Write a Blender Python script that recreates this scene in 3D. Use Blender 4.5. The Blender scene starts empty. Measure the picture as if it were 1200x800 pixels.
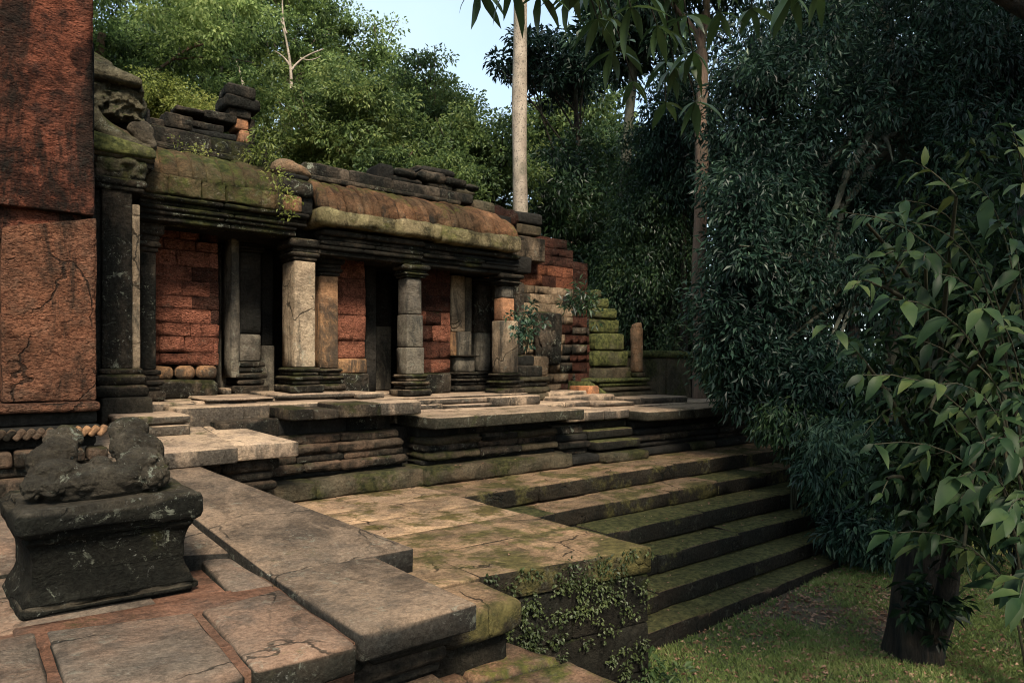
# Ruined jungle temple: gallery, terraces, stairway and forest.  Units: metres.
# X runs along the gallery front, Y runs into the depth of the temple, Z is up; the paved lower terrace is z = 0.
import bpy, bmesh, math, random
import numpy as np

# ------------------------------------------------------------------ camera, world, sun, exposure
S = bpy.context.scene
C = S.collection
cam = bpy.data.objects.new('camera', bpy.data.cameras.new('camera'))
C.objects.link(cam)
cam.location = (0, 0, 1.5)
cam.rotation_euler = (math.radians(90), 0, -math.atan2(.6303, .7763))
cam.data.sensor_width = 36
cam.data.lens = 24.36
cam.data.shift_y = 0.0208
cam.data.clip_start = .05
cam.data.clip_end = 3000
S.camera = cam

SUN_EL, SUN_AZ = math.radians(46), math.radians(199)      # azimuth measured from +Y towards +X
w = bpy.data.worlds.new('World')
S.world = w
w.use_nodes = True
nt = w.node_tree
nt.nodes.clear()
sky = nt.nodes.new('ShaderNodeTexSky')
sky.sky_type = 'NISHITA'
sky.sun_disc = False
sky.sun_elevation = SUN_EL
sky.sun_rotation = SUN_AZ
sky.dust_density = 2.0
sky.air_density = 1.0
# thin broken cloud over the whole sky
tc = nt.nodes.new('ShaderNodeTexCoord')
cl = nt.nodes.new('ShaderNodeTexNoise')
cl.inputs['Scale'].default_value = 2.2
cl.inputs['Detail'].default_value = 6
cr = nt.nodes.new('ShaderNodeMapRange')
cr.inputs['From Min'].default_value = .38
cr.inputs['From Max'].default_value = .68
cr.inputs['To Min'].default_value = .45
cr.inputs['To Max'].default_value = .95
mxw = nt.nodes.new('ShaderNodeMix')
mxw.data_type = 'RGBA'
mxw.inputs['B'].default_value = (2.2, 2.75, 2.95, 1)
bg = nt.nodes.new('ShaderNodeBackground')
bg.inputs['Strength'].default_value = .15
wo = nt.nodes.new('ShaderNodeOutputWorld')
nt.links.new(tc.outputs['Generated'], cl.inputs['Vector'])
nt.links.new(cl.outputs['Fac'], cr.inputs['Value'])
nt.links.new(cr.outputs['Result'], mxw.inputs['Factor'])
nt.links.new(sky.outputs['Color'], mxw.inputs['A'])
nt.links.new(mxw.outputs['Result'], bg.inputs['Color'])
nt.links.new(bg.outputs['Background'], wo.inputs['Surface'])

sl = bpy.data.lights.new('sun', 'SUN')
sl.energy = 3.0
sl.angle = math.radians(13)
sl.color = (1.0, .87, .70)
so = bpy.data.objects.new('sun', sl)
C.objects.link(so)
sd = (math.sin(SUN_AZ) * math.cos(SUN_EL), math.cos(SUN_AZ) * math.cos(SUN_EL), math.sin(SUN_EL))
so.location = (sd[0] * 60, sd[1] * 60, sd[2] * 60)
so.rotation_euler = (math.pi / 2 - SUN_EL, 0, math.pi - SUN_AZ)

S.view_settings.view_transform = 'Standard'
S.view_settings.look = 'None'
S.view_settings.gamma = 1
S.view_settings.use_curve_mapping = False
S.view_settings.exposure = 1.38
S.render.engine = 'CYCLES'
S.cycles.max_bounces = 6
S.cycles.diffuse_bounces = 3
S.cycles.glossy_bounces = 2
S.cycles.transmission_bounces = 3
S.cycles.transparent_max_bounces = 4
S.cycles.use_denoising = True
S.cycles.filter_width = 1.05
S.cycles.caustics_reflective = False
S.cycles.caustics_refractive = False

random.seed(7)
rng = np.random.default_rng(7)
R = random.uniform

# ------------------------------------------------------------------ materials
def lin(h):
    """#rrggbb (sRGB) -> linear"""
    v = [int(h[i:i + 2], 16) / 255 for i in (1, 3, 5)]
    return tuple((c / 12.92 if c <= .04045 else ((c + .055) / 1.055) ** 2.4) for c in v)

class NT:
    def __init__(s, name):
        s.m = bpy.data.materials.new(name)
        s.m.use_nodes = True
        s.t = s.m.node_tree
        s.b = s.t.nodes['Principled BSDF']
        s.out = s.t.nodes['Material Output']
    def n(s, kind, **kw):
        o = s.t.nodes.new('ShaderNode' + kind)
        for k, v in kw.items():
            setattr(o, k, v)
        return o
    def put(s, sock, v):
        if hasattr(v, 'is_linked') or isinstance(v, bpy.types.NodeSocket):
            s.t.links.new(v, sock)
        elif isinstance(v, (tuple, list)) and len(v) == 3 and sock.type == 'RGBA':
            sock.default_value = (*v, 1)
        else:
            sock.default_value = v
    def noise(s, vec, scale, detail=5, rough=.6, dist=0):
        o = s.n('TexNoise')
        s.put(o.inputs['Vector'], vec)
        o.inputs['Scale'].default_value = scale
        o.inputs['Detail'].default_value = detail
        o.inputs['Roughness'].default_value = rough
        o.inputs['Distortion'].default_value = dist
        return o.outputs['Fac']
    def mr(s, v, a, b, c=0., d=1., smooth=True):
        o = s.n('MapRange')
        if smooth:
            o.interpolation_type = 'SMOOTHSTEP'
        s.put(o.inputs['Value'], v)
        for k, x in zip(('From Min', 'From Max', 'To Min', 'To Max'), (a, b, c, d)):
            s.put(o.inputs[k], x)
        return o.outputs['Result']
    def math(s, op, a, b=0., clamp=False):
        o = s.n('Math', operation=op, use_clamp=clamp)
        s.put(o.inputs[0], a)
        s.put(o.inputs[1], b)
        return o.outputs[0]
    def mix(s, f, a, b, blend='MIX'):
        o = s.n('Mix', data_type='RGBA', blend_type=blend)
        s.put(o.inputs['Factor'], f)
        s.put(o.inputs['A'], a)
        s.put(o.inputs['B'], b)
        return o.outputs['Result']
    def vscale(s, vec, sc):
        o = s.n('VectorMath', operation='MULTIPLY')
        s.put(o.inputs[0], vec)
        o.inputs[1].default_value = sc
        return o.outputs[0]

def stone_mat(name, A, B, Cc, side=None, side_amt=.8, moss=0., moss_up=.1, lichen=.3, pits=0., bump=.6, vary=.35,
              mossA=(.020, .026, .010), mossB=(.075, .074, .026), rough=.9, grain=(1, 1, 1), stain=.45, crack=0., blotch=.5, streak=0., streak_col=(.02, .022, .02)):
    k = NT(name)
    g = k.n('NewGeometry')
    oi = k.n('ObjectInfo')
    off = k.n('VectorMath', operation='SCALE')
    off.inputs[0].default_value = (13.1, 7.7, 5.3)
    k.put(off.inputs['Scale'], oi.outputs['Random'])
    ad = k.n('VectorMath', operation='ADD')
    k.put(ad.inputs[0], g.outputs['Position'])
    k.put(ad.inputs[1], off.outputs[0])
    P, PW = ad.outputs[0], g.outputs['Position']
    sep = k.n('SeparateXYZ')
    k.put(sep.inputs[0], g.outputs['Normal'])
    up = k.mr(sep.outputs['Z'], .35, .85)
    nA = k.noise(PW, 1.1, 5, .6)
    nB = k.noise(P, 5.5, 8, .68)
    nC = k.noise(k.vscale(P, grain), 38, 6, .75)
    nD = k.noise(PW, 110, 3, .7)
    col = k.mix(k.mr(nA, .36, .64), A, B)
    col = k.mix(k.math('MULTIPLY', k.mr(nB, .46, .66), blotch), col, Cc)
    nE = k.noise(PW, 2.7, 9, .74, .4)
    col = k.mix(k.math('MULTIPLY', k.mr(nE, .50, .60), stain), col, tuple(c * .28 for c in Cc))
    crk = None
    if crack:
        dn = k.n('TexNoise')
        dn.inputs['Scale'].default_value = 2.2
        dn.inputs['Detail'].default_value = 6
        k.put(dn.inputs['Vector'], PW)
        ds = k.n('VectorMath', operation='SCALE')
        k.put(ds.inputs[0], dn.outputs['Color'])
        ds.inputs['Scale'].default_value = .55
        da = k.n('VectorMath', operation='ADD')
        k.put(da.inputs[0], PW)
        k.put(da.inputs[1], ds.outputs[0])
        ve = k.n('TexVoronoi', feature='DISTANCE_TO_EDGE')
        ve.inputs['Scale'].default_value = 1.15
        k.put(ve.inputs['Vector'], da.outputs[0])
        crk = k.math('MULTIPLY', k.mr(ve.outputs['Distance'], .004, .014, 1., 0.), k.mr(k.noise(PW, 1.3, 3, .6), .47, .56))
        crk = k.math('MULTIPLY', crk, crack)
        col = k.mix(crk, col, (.02, .018, .014))
    # each stone its own tone, plus grain
    val = k.math('ADD', k.math('MULTIPLY', oi.outputs['Random'], vary), 1 - vary / 2)
    val = k.math('MULTIPLY', val, k.mr(nC, .25, .75, .40, 1.55, False))
    val = k.math('MULTIPLY', val, k.mr(nD, .3, .7, .85, 1.15, False))
    hsv = k.n('HueSaturation')
    k.put(hsv.inputs['Color'], col)
    k.put(hsv.inputs['Value'], val)
    col = hsv.outputs['Color']
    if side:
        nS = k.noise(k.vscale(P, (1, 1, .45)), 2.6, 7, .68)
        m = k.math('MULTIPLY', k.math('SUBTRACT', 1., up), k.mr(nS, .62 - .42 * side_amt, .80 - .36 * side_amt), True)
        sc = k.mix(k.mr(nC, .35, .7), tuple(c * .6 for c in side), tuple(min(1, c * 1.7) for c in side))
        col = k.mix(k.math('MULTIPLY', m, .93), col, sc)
    if streak:
        nT = k.noise(k.vscale(P, (2.4, 2.4, .55)), 1.3, 9, .74, .5)
        m = k.math('MULTIPLY', k.math('SUBTRACT', 1., up), k.mr(nT, .66 - .25 * streak, .76 - .2 * streak), True)
        col = k.mix(k.math('MULTIPLY', m, .85), col, streak_col)
    if lichen:
        nL = k.noise(P, 9, 6, .8, .8)
        nL2 = k.noise(PW, 1.7, 5, .7)
        m = k.math('MULTIPLY', k.mr(nL, .565, .62), k.mr(nL2, .45, .56), True)
        col = k.mix(k.math('MULTIPLY', m, lichen), col, (.30, .32, .25))
        nL3 = k.noise(P, 30, 5, .8)
        m = k.math('MULTIPLY', k.mr(nL3, .61, .66), k.mr(nL2, .44, .58), True)
        col = k.mix(k.math('MULTIPLY', m, lichen), col, (.42, .43, .38))
    if moss:
        nM = k.noise(PW, 1.7, 9, .72)
        v = k.math('ADD', nM, k.math('MULTIPLY', up, moss_up))
        m = k.mr(v, .70 - .35 * moss, .82 - .35 * moss)
        mc = k.mix(k.mr(k.noise(PW, 14, 5, .7), .35, .68), mossA, mossB)
        col = k.mix(k.math('MULTIPLY', m, .92), col, mc)
    k.put(k.b.inputs['Base Color'], col)
    k.b.inputs['Roughness'].default_value = rough
    k.b.inputs['Specular IOR Level'].default_value = .08
    fine = k.math('MULTIPLY', k.math('ADD', k.math('MULTIPLY', nC, .62), k.math('MULTIPLY', nD, .18)), k.mr(nE, .40, .58, .35, 1.25))
    h = k.math('ADD', k.math('MULTIPLY', nB, 1.1), fine)
    if crk is not None:
        h = k.math('SUBTRACT', h, crk)
    if pits:
        vo = k.n('TexVoronoi')
        k.put(vo.inputs['Vector'], k.vscale(P, (1, 1, 1.5)))
        vo.inputs['Scale'].default_value = 30
        wv = k.noise(k.vscale(P, (1, 1, 2.2)), 22, 3, .8, 1.2)
        h = k.math('ADD', h, k.math('MULTIPLY', k.mr(vo.outputs['Distance'], .0, .5), pits))
        h = k.math('ADD', h, k.math('MULTIPLY', wv, pits * 2.2))
        pit = k.mr(wv, .34, .56)
        col = k.mix(pit, k.mix(1., col, (.30, .26, .26), 'MULTIPLY'), col)
        k.put(k.b.inputs['Base Color'], col)
    bp = k.n('Bump')
    bp.inputs['Strength'].default_value = min(1., bump * 1.25)
    bp.inputs['Distance'].default_value = .11
    k.put(bp.inputs['Height'], h)
    k.put(k.b.inputs['Normal'], bp.outputs['Normal'])
    return k.m

def leaf_mat(name, cols, trans=.35, rough=.45, spec=.3, clump=.9, objvar=.3):
    k = NT(name)
    g = k.n('NewGeometry')
    rp = k.n('ValToRGB')
    el = rp.color_ramp.elements
    el[0].color = (*cols[0], 1)
    el[1].color = (*cols[-1], 1)
    for i, c in enumerate(cols[1:-1]):
        e = el.new((i + 1) / (len(cols) - 1))
        e.color = (*c, 1)
    n = k.noise(g.outputs['Position'], clump, 4, .6)
    v = k.math('ADD', k.math('MULTIPLY', g.outputs['Random Per Island'], .55), k.mr(n, .3, .7, -.12, .55, False))
    oi = k.n('ObjectInfo')
    v = k.math('ADD', v, k.math('MULTIPLY', k.math('SUBTRACT', oi.outputs['Random'], .5), objvar))
    k.put(rp.inputs['Fac'], v)
    k.put(k.b.inputs['Base Color'], rp.outputs['Color'])
    k.b.inputs['Roughness'].default_value = rough
    k.b.inputs['Specular IOR Level'].default_value = spec
    tr = k.n('BsdfTranslucent')
    hs = k.n('HueSaturation')
    hs.inputs['Value'].default_value = 1.5
    hs.inputs['Hue'].default_value = .485
    k.put(hs.inputs['Color'], rp.outputs['Color'])
    k.put(tr.inputs['Color'], hs.outputs['Color'])
    ms = k.n('MixShader')
    ms.inputs['Fac'].default_value = trans
    k.put(ms.inputs[1], k.b.outputs[0])
    k.put(ms.inputs[2], tr.outputs[0])
    k.put(k.out.inputs['Surface'], ms.outputs[0])
    return k.m

def bark_mat(name, A, B, scale=9, stretch=.25, bump=.8, spots=0.):
    k = NT(name)
    g = k.n('NewGeometry')
    P = g.outputs['Position']
    n1 = k.noise(k.vscale(P, (1, 1, stretch)), scale, 7, .7)
    n2 = k.noise(P, 1.6, 4, .6)
    n3 = k.noise(P, 26, 3, .6)
    col = k.mix(k.mr(n1, .36, .64), A, B)
    col = k.mix(k.math('MULTIPLY', k.mr(n2, .5, .7), .55), col, (.05, .06, .035))
    if spots:
        col = k.mix(k.math('MULTIPLY', k.mr(n3, .55, .62), spots), col, (.10, .085, .07))
    k.put(k.b.inputs['Base Color'], col)
    k.b.inputs['Roughness'].default_value = .9
    k.b.inputs['Specular IOR Level'].default_value = .2
    bp = k.n('Bump')
    bp.inputs['Strength'].default_value = bump
    bp.inputs['Distance'].default_value = .09
    k.put(bp.inputs['Height'], n1)
    k.put(k.b.inputs['Normal'], bp.outputs['Normal'])
    return k.m

DARK = (.020, .022, .019)
M = {}
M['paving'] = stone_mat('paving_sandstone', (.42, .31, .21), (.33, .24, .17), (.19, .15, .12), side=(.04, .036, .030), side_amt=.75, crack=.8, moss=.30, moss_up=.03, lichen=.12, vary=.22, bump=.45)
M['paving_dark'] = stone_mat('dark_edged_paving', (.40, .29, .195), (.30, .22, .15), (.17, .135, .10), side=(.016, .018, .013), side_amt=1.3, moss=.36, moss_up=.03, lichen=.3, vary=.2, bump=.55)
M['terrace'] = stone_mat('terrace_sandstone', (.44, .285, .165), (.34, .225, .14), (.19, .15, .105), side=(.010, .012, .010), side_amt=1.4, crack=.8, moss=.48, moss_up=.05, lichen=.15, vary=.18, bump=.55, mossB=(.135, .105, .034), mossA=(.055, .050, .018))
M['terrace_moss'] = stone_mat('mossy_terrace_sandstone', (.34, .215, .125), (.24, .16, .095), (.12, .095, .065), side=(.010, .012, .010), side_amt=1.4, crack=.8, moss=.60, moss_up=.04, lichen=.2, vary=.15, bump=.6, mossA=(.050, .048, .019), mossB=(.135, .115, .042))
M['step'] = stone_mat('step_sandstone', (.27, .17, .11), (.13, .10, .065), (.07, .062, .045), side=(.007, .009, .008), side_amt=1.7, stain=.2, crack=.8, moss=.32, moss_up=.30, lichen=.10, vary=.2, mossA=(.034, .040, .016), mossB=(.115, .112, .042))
M['causeway'] = stone_mat('causeway_sandstone', (.190, .135, .092), (.125, .094, .068), (.06, .050, .040), side=(.012, .013, .012), side_amt=1.4, crack=.8, moss=.16, moss_up=.03, lichen=.22, vary=.14, bump=.4, blotch=.6)
M['front_slab'] = stone_mat('worn_shaded_front_sandstone', (.115, .092, .070), (.185, .118, .080), (.06, .052, .044), side=(.008, .010, .008), side_amt=1.4, crack=.8, moss=.28, moss_up=-.02, lichen=.18, vary=.16, bump=.4)  # slab colour darkened to carry the foreground vignette
M['mould'] = stone_mat('moulded_dark_sandstone', (.20, .130, .086), (.105, .078, .055), (.035, .033, .026), side=(.014, .014, .011), side_amt=.6, moss=.40, lichen=.38, vary=.5, bump=.8)
M['moss_base'] = stone_mat('mossy_plinth', (.10, .075, .048), (.06, .052, .034), (.03, .032, .022), moss=.58, moss_up=.05, lichen=.1, vary=.3, mossA=(.016, .020, .009), mossB=(.066, .064, .024))
M['mossy'] = stone_mat('moss_covered_stone', (.12, .11, .06), (.08, .08, .045), (.05, .05, .03), moss=.92, moss_up=.12, lichen=.2, vary=.35, mossA=(.025, .033, .012), mossB=(.135, .140, .046))
M['gable'] = stone_mat('carved_gable_stone', (.16, .14, .09), (.085, .08, .055), (.03, .032, .024), moss=.52, moss_up=.16, lichen=.6, vary=.2, bump=.9, mossA=(.02, .028, .012), mossB=(.10, .11, .04))
M['dark'] = stone_mat('blackened_sandstone', (.120, .092, .066), (.052, .044, .034), (.016, .016, .014), side=(.013, .014, .012), side_amt=.6, moss=.30, lichen=.75, vary=.4, bump=.85)
M['black'] = stone_mat('black_stone_and_shade', (.028, .025, .021), (.018, .018, .016), (.012, .013, .012), lichen=.05, moss=.2, vary=.4)  # black stone; also paints the shade of recesses, gaps and the interior
M['arch'] = stone_mat('architrave_sandstone', (.125, .095, .066), (.045, .039, .030), (.014, .015, .013), side=(.012, .013, .011), side_amt=.65, moss=.48, lichen=.75, vary=.35, bump=.8)
M['pale_pillar'] = stone_mat('pale_streaked_sandstone', (.36, .285, .195), (.26, .195, .13), (.14, .105, .075), streak=.75, streak_col=(.045, .042, .035), crack=.8, lichen=.35, vary=.12, bump=.5)
M['ochre_pillar'] = stone_mat('ochre_sandstone', (.36, .20, .095), (.27, .15, .08), (.11, .075, .05), streak=.85, streak_col=(.035, .033, .028), lichen=.2, vary=.15, bump=.5)
M['grey_pillar'] = stone_mat('grey_sandstone', (.16, .14, .105), (.095, .082, .065), (.05, .048, .042), streak=.7, streak_col=(.03, .03, .027), lichen=.25, vary=.3, bump=.5)
M['orange_pillar'] = stone_mat('orange_stained_sandstone', (.40, .17, .075), (.30, .15, .08), (.15, .10, .07), streak=.6, lichen=.2, vary=.2, bump=.5)
M['base'] = stone_mat('pillar_base_sandstone', (.22, .16, .105), (.12, .095, .068), (.035, .034, .028), side=(.013, .013, .011), side_amt=.75, moss=.42, lichen=.4, vary=.4, bump=.85)
M['laterite'] = stone_mat('laterite', (.50, .205, .125), (.40, .155, .098), (.17, .07, .046), pits=.9, lichen=.25, moss=.0, bump=1.0, vary=.5, blotch=.6)
M['laterite_dark'] = stone_mat('dark_laterite', (.16, .062, .040), (.095, .045, .032), (.04, .030, .024), pits=.9, lichen=.2, moss=.25, bump=1.0, vary=.6)
M['laterite_bright'] = stone_mat('bright_laterite', (.42, .165, .085), (.34, .13, .072), (.16, .07, .048), pits=.9, lichen=.15, bump=1.0, vary=.4)
M['blocks'] = stone_mat('ruin_sandstone_block', (.30, .215, .135), (.20, .145, .095), (.07, .058, .042), streak=.6, lichen=.3, moss=.26, vary=.6, bump=.7)
M['red_jamb'] = stone_mat('red_jamb_sandstone', (.27, .118, .066), (.20, .100, .062), (.095, .070, .050), streak=.6, stain=.5, pits=.3, streak_col=(.030, .026, .020), crack=.8, lichen=.06, vary=.1, bump=.8, blotch=.6, grain=(.7, .7, 1.2))
M['red_dark'] = stone_mat('dark_red_jamb_sandstone', (.215, .073, .042), (.12, .052, .034), (.026, .021, .018), streak=.8, stain=.75, pits=.3, streak_col=(.016, .015, .012), lichen=.05, vary=.1, bump=.7, blotch=.8, grain=(.5, .5, 1.2))
M['roof_rib'] = stone_mat('roof_tile_stone', (.205, .105, .054), (.125, .078, .044), (.055, .042, .027), streak=.5, stain=.6, moss=.48, moss_up=.08, lichen=.12, vary=.4, bump=.9, mossA=(.04, .045, .014), mossB=(.13, .12, .030))
M['roof_moss'] = stone_mat('mossy_roof_stone', (.17, .105, .055), (.11, .085, .045), (.045, .04, .026), moss=.55, moss_up=.08, lichen=.3, vary=.4, bump=.9, mossA=(.03, .042, .014), mossB=(.10, .11, .03))
M['roof_pale'] = stone_mat('pale_mossy_eave', (.30, .24, .135), (.20, .17, .085), (.06, .055, .034), streak=.45, stain=.7, moss=.5, moss_up=.05, lichen=.3, vary=.2, bump=1.0, mossA=(.05, .055, .02), mossB=(.19, .175, .06))
M['pedestal'] = stone_mat('lichened_pedestal_stone', (.135, .112, .078), (.075, .066, .050), (.030, .029, .024), side=(.009, .010, .008), side_amt=1.15, crack=.8, moss=.34, moss_up=.06, lichen=.62, vary=.2, bump=.8)
M['statue'] = stone_mat('lichened_statue_stone', (.12, .10, .072), (.058, .052, .040), (.020, .020, .017), lichen=.85, moss=.28, vary=.1, bump=.9)
M['orange_earth'] = stone_mat('orange_mortar_earth', (.20, .098, .060), (.155, .092, .062), (.085, .064, .050), lichen=0, moss=.1, vary=.1, bump=.6)
M['ivy_wall'] = stone_mat('ivy_wall_stone', (.030, .026, .019), (.018, .018, .014), (.012, .013, .010), moss=.4, lichen=.1, vary=.4, bump=.8, mossA=(.014, .02, .008), mossB=(.045, .055, .016))
M['foot_slab'] = stone_mat('mossy_foot_slab', (.22, .125, .075), (.13, .09, .06), (.07, .055, .04), side=(.02, .022, .018), side_amt=.9, moss=.58, moss_up=.04, lichen=.25, vary=.3, mossA=(.04, .05, .015), mossB=(.13, .13, .03))
M['stele'] = stone_mat('stele_sandstone', (.29, .165, .09), (.19, .135, .085), (.09, .075, .05), lichen=.4, moss=.25, vary=.1)

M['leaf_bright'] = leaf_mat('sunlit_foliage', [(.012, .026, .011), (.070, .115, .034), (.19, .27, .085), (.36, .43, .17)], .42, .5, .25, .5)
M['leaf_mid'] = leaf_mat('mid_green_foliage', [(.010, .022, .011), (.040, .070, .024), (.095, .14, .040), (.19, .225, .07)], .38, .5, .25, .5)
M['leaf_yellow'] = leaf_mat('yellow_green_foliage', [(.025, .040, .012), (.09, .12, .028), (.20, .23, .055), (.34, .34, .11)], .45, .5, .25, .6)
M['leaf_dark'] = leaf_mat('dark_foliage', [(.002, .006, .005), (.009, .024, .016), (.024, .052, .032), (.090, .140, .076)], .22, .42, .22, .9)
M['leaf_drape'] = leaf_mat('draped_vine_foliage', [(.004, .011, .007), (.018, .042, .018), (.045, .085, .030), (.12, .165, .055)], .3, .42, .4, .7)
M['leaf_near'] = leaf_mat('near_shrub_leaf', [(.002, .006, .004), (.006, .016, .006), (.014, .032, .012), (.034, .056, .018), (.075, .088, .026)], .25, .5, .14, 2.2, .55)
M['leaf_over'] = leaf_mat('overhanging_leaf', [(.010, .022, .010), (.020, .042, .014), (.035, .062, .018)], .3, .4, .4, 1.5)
M['ivy'] = leaf_mat('wall_weed_leaf', [(.015, .024, .009), (.04, .055, .017), (.085, .105, .034)], .25, .5, .3, 2)
M['litter'] = leaf_mat('fallen_leaf', [(.07, .038, .022), (.17, .09, .055), (.30, .18, .12), (.42, .30, .20)], .1, .7, .2, 3)
M['grass'] = leaf_mat('grass_blade', [(.03, .055, .018), (.08, .125, .036), (.16, .21, .06), (.25, .26, .10)], .25, .6, .2, .8)
M['bark_pale'] = bark_mat('pale_smooth_bark', (.36, .30, .235), (.24, .195, .15), 5, .5, .4, .8)
M['bark_brown'] = bark_mat('brown_bark', (.16, .105, .075), (.085, .062, .045), 8, .2)
M['bark_dark'] = bark_mat('dark_bark', (.036, .028, .020), (.010, .010, .008), 14, .16, 1.)
M['bark_grey'] = bark_mat('grey_mossy_bark', (.11, .105, .08), (.05, .055, .035), 7, .3)
M['twig'] = bark_mat('twig_bark', (.040, .036, .020), (.022, .021, .013), 20, .3, .3)

# forest floor
k = NT('forest_floor')
g_ = k.n('NewGeometry')
p_ = g_.outputs['Position']
a_ = k.noise(p_, .55, 6, .65)
b_ = k.noise(p_, 7, 8, .75)
c_ = k.noise(p_, 40, 4, .7)
col = k.mix(k.mr(a_, .40, .58), (.13, .082, .052), (.080, .090, .034))
col = k.mix(k.math('MULTIPLY', k.mr(b_, .45, .62), .7), col, (.085, .060, .038))
col = k.mix(k.mr(c_, .3, .7), k.mix(1., col, (.55, .55, .55), 'MULTIPLY'), col)
k.put(k.b.inputs['Base Color'], col)
k.b.inputs['Roughness'].default_value = .95
bp_ = k.n('Bump')
bp_.inputs['Strength'].default_value = .8
bp_.inputs['Distance'].default_value = .05
k.put(bp_.inputs['Height'], k.math('ADD', b_, c_))
k.put(k.b.inputs['Normal'], bp_.outputs['Normal'])
M['floor'] = k.m

# ------------------------------------------------------------------ object helpers
WL = {}
def tag(o, label, cat=None, group=None, kind=None):
    if label: o['label'] = label
    if cat: o['category'] = cat
    if group: o['group'] = group
    if kind: o['kind'] = kind
    return o
def thing(name, label, cat, loc=(0, 0, 0), group=None):
    o = bpy.data.objects.new(name, None)
    o.empty_display_size = .2
    C.objects.link(o)
    o.location = loc
    WL[o.name] = np.array(loc, float)
    return tag(o, label, cat, group)
def link(name, me, parent, loc, mat, rot=None):
    o = bpy.data.objects.new(name, me)
    C.objects.link(o)
    loc = np.array(loc, float)
    WL[o.name] = loc
    if mat is not None and not me.materials:
        me.materials.append(mat)
    if parent is not None:
        o.parent = parent
        o.location = loc - WL[parent.name]
    else:
        o.location = loc
    if rot is not None:
        o.rotation_euler = rot
    return o
def pivot(name, parent, loc):
    """a part that only gathers its sub-parts"""
    o = bpy.data.objects.new(name, None)
    o.empty_display_size = .1
    C.objects.link(o)
    WL[o.name] = np.array(loc, float)
    o.parent = parent
    o.location = WL[o.name] - WL[parent.name]
    return o
def mesh_np(name, V, F, smooth=True):
    me = bpy.data.meshes.new(name)
    V = np.asarray(V, np.float32)
    n = len(F)
    if isinstance(F, np.ndarray):
        kf = F.shape[1]
        me.vertices.add(len(V))
        me.vertices.foreach_set('co', V.ravel())
        me.loops.add(n * kf)
        me.loops.foreach_set('vertex_index', F.astype(np.int32).ravel())
        me.polygons.add(n)
        me.polygons.foreach_set('loop_start', np.arange(0, n * kf, kf, dtype=np.int32))
        me.polygons.foreach_set('use_smooth', np.full(n, smooth, bool))
        me.update(calc_edges=True)
    else:
        me.from_pydata([tuple(v) for v in V], [], F)
        for p in me.polygons:
            p.use_smooth = smooth
    return me

_K = rng.normal(size=(10, 3)) * np.array([.7, .9, 1.1, 1.4, 1.8, 2.3, 2.9, 3.7, 4.6, 5.8])[:, None]
_PH = rng.uniform(0, 6.28, 10)
_AM = np.array([1, .9, .8, .7, .6, .5, .42, .36, .3, .25])
def fnoise(p):
    return (np.sin(p @ _K.T + _PH) * _AM).sum(1) / 3.0

def axis_pts(h, r, seg):
    n = max(1, int(round((2 * h - 2 * r) / seg)))
    return np.concatenate([[-h], np.linspace(-(h - r), h - r, n + 1), [h]])
def rbox_arrays(hx, hy, hz, r, seg):
    r = min(r, hx * .9, hy * .9, hz * .9)
    ax = [axis_pts(h, r, seg) for h in (hx, hy, hz)]
    n = [len(a) for a in ax]
    I, J, K_ = np.meshgrid(range(n[0]), range(n[1]), range(n[2]), indexing='ij')
    surf = (I == 0) | (I == n[0] - 1) | (J == 0) | (J == n[1] - 1) | (K_ == 0) | (K_ == n[2] - 1)
    idx = -np.ones(n, int)
    idx[surf] = np.arange(surf.sum())
    p = np.stack([ax[0][I[surf]], ax[1][J[surf]], ax[2][K_[surf]]], 1)
    inner = np.clip(p, [-(hx - r), -(hy - r), -(hz - r)], [hx - r, hy - r, hz - r])
    d = p - inner
    ln = np.linalg.norm(d, axis=1, keepdims=True)
    d = d / np.maximum(ln, 1e-9)
    p = inner + d * r
    F = []
    for axis in range(3):
        for end in (0, -1):
            s = np.take(idx, end, axis=axis)
            a, b, c, e = s[:-1, :-1], s[1:, :-1], s[1:, 1:], s[:-1, 1:]
            q = np.stack([a, b, c, e], -1).reshape(-1, 4)
            flip = (axis in (0, 2)) == (end == 0)
            F.append(q[:, ::-1] if flip else q)
    return p, d, np.concatenate(F)
def rough_disp(p, d, world, amp, r, chip=0.):
    nz = fnoise(world * 4.0) * .6 + fnoise(world * 11.0 + 7) * .4
    p = p + d * (nz * amp)[:, None]
    if chip:
        edge = (np.abs(d) > .3).sum(1) >= 2
        cn = np.clip(fnoise(world * 6.0 + 31), 0, 1.5) * chip
        p = p - d * (cn * edge)[:, None]
    return p

def stone(name, x0, x1, y0, y1, z0, z1, mat, parent, r=.02, amp=.008, seg=.2, rz=0, rx=0, ry=0, chip=.02):
    c = np.array([(x0 + x1) / 2, (y0 + y1) / 2, (z0 + z1) / 2])
    h = ((x1 - x0) / 2, (y1 - y0) / 2, (z1 - z0) / 2)
    p, d, F = rbox_arrays(*h, r, seg)
    p = rough_disp(p, d, p + c, amp, r, chip)
    return link(name, mesh_np(name, p, F), parent, c, M[mat], (rx, ry, rz) if (rz or rx or ry) else None)

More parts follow.
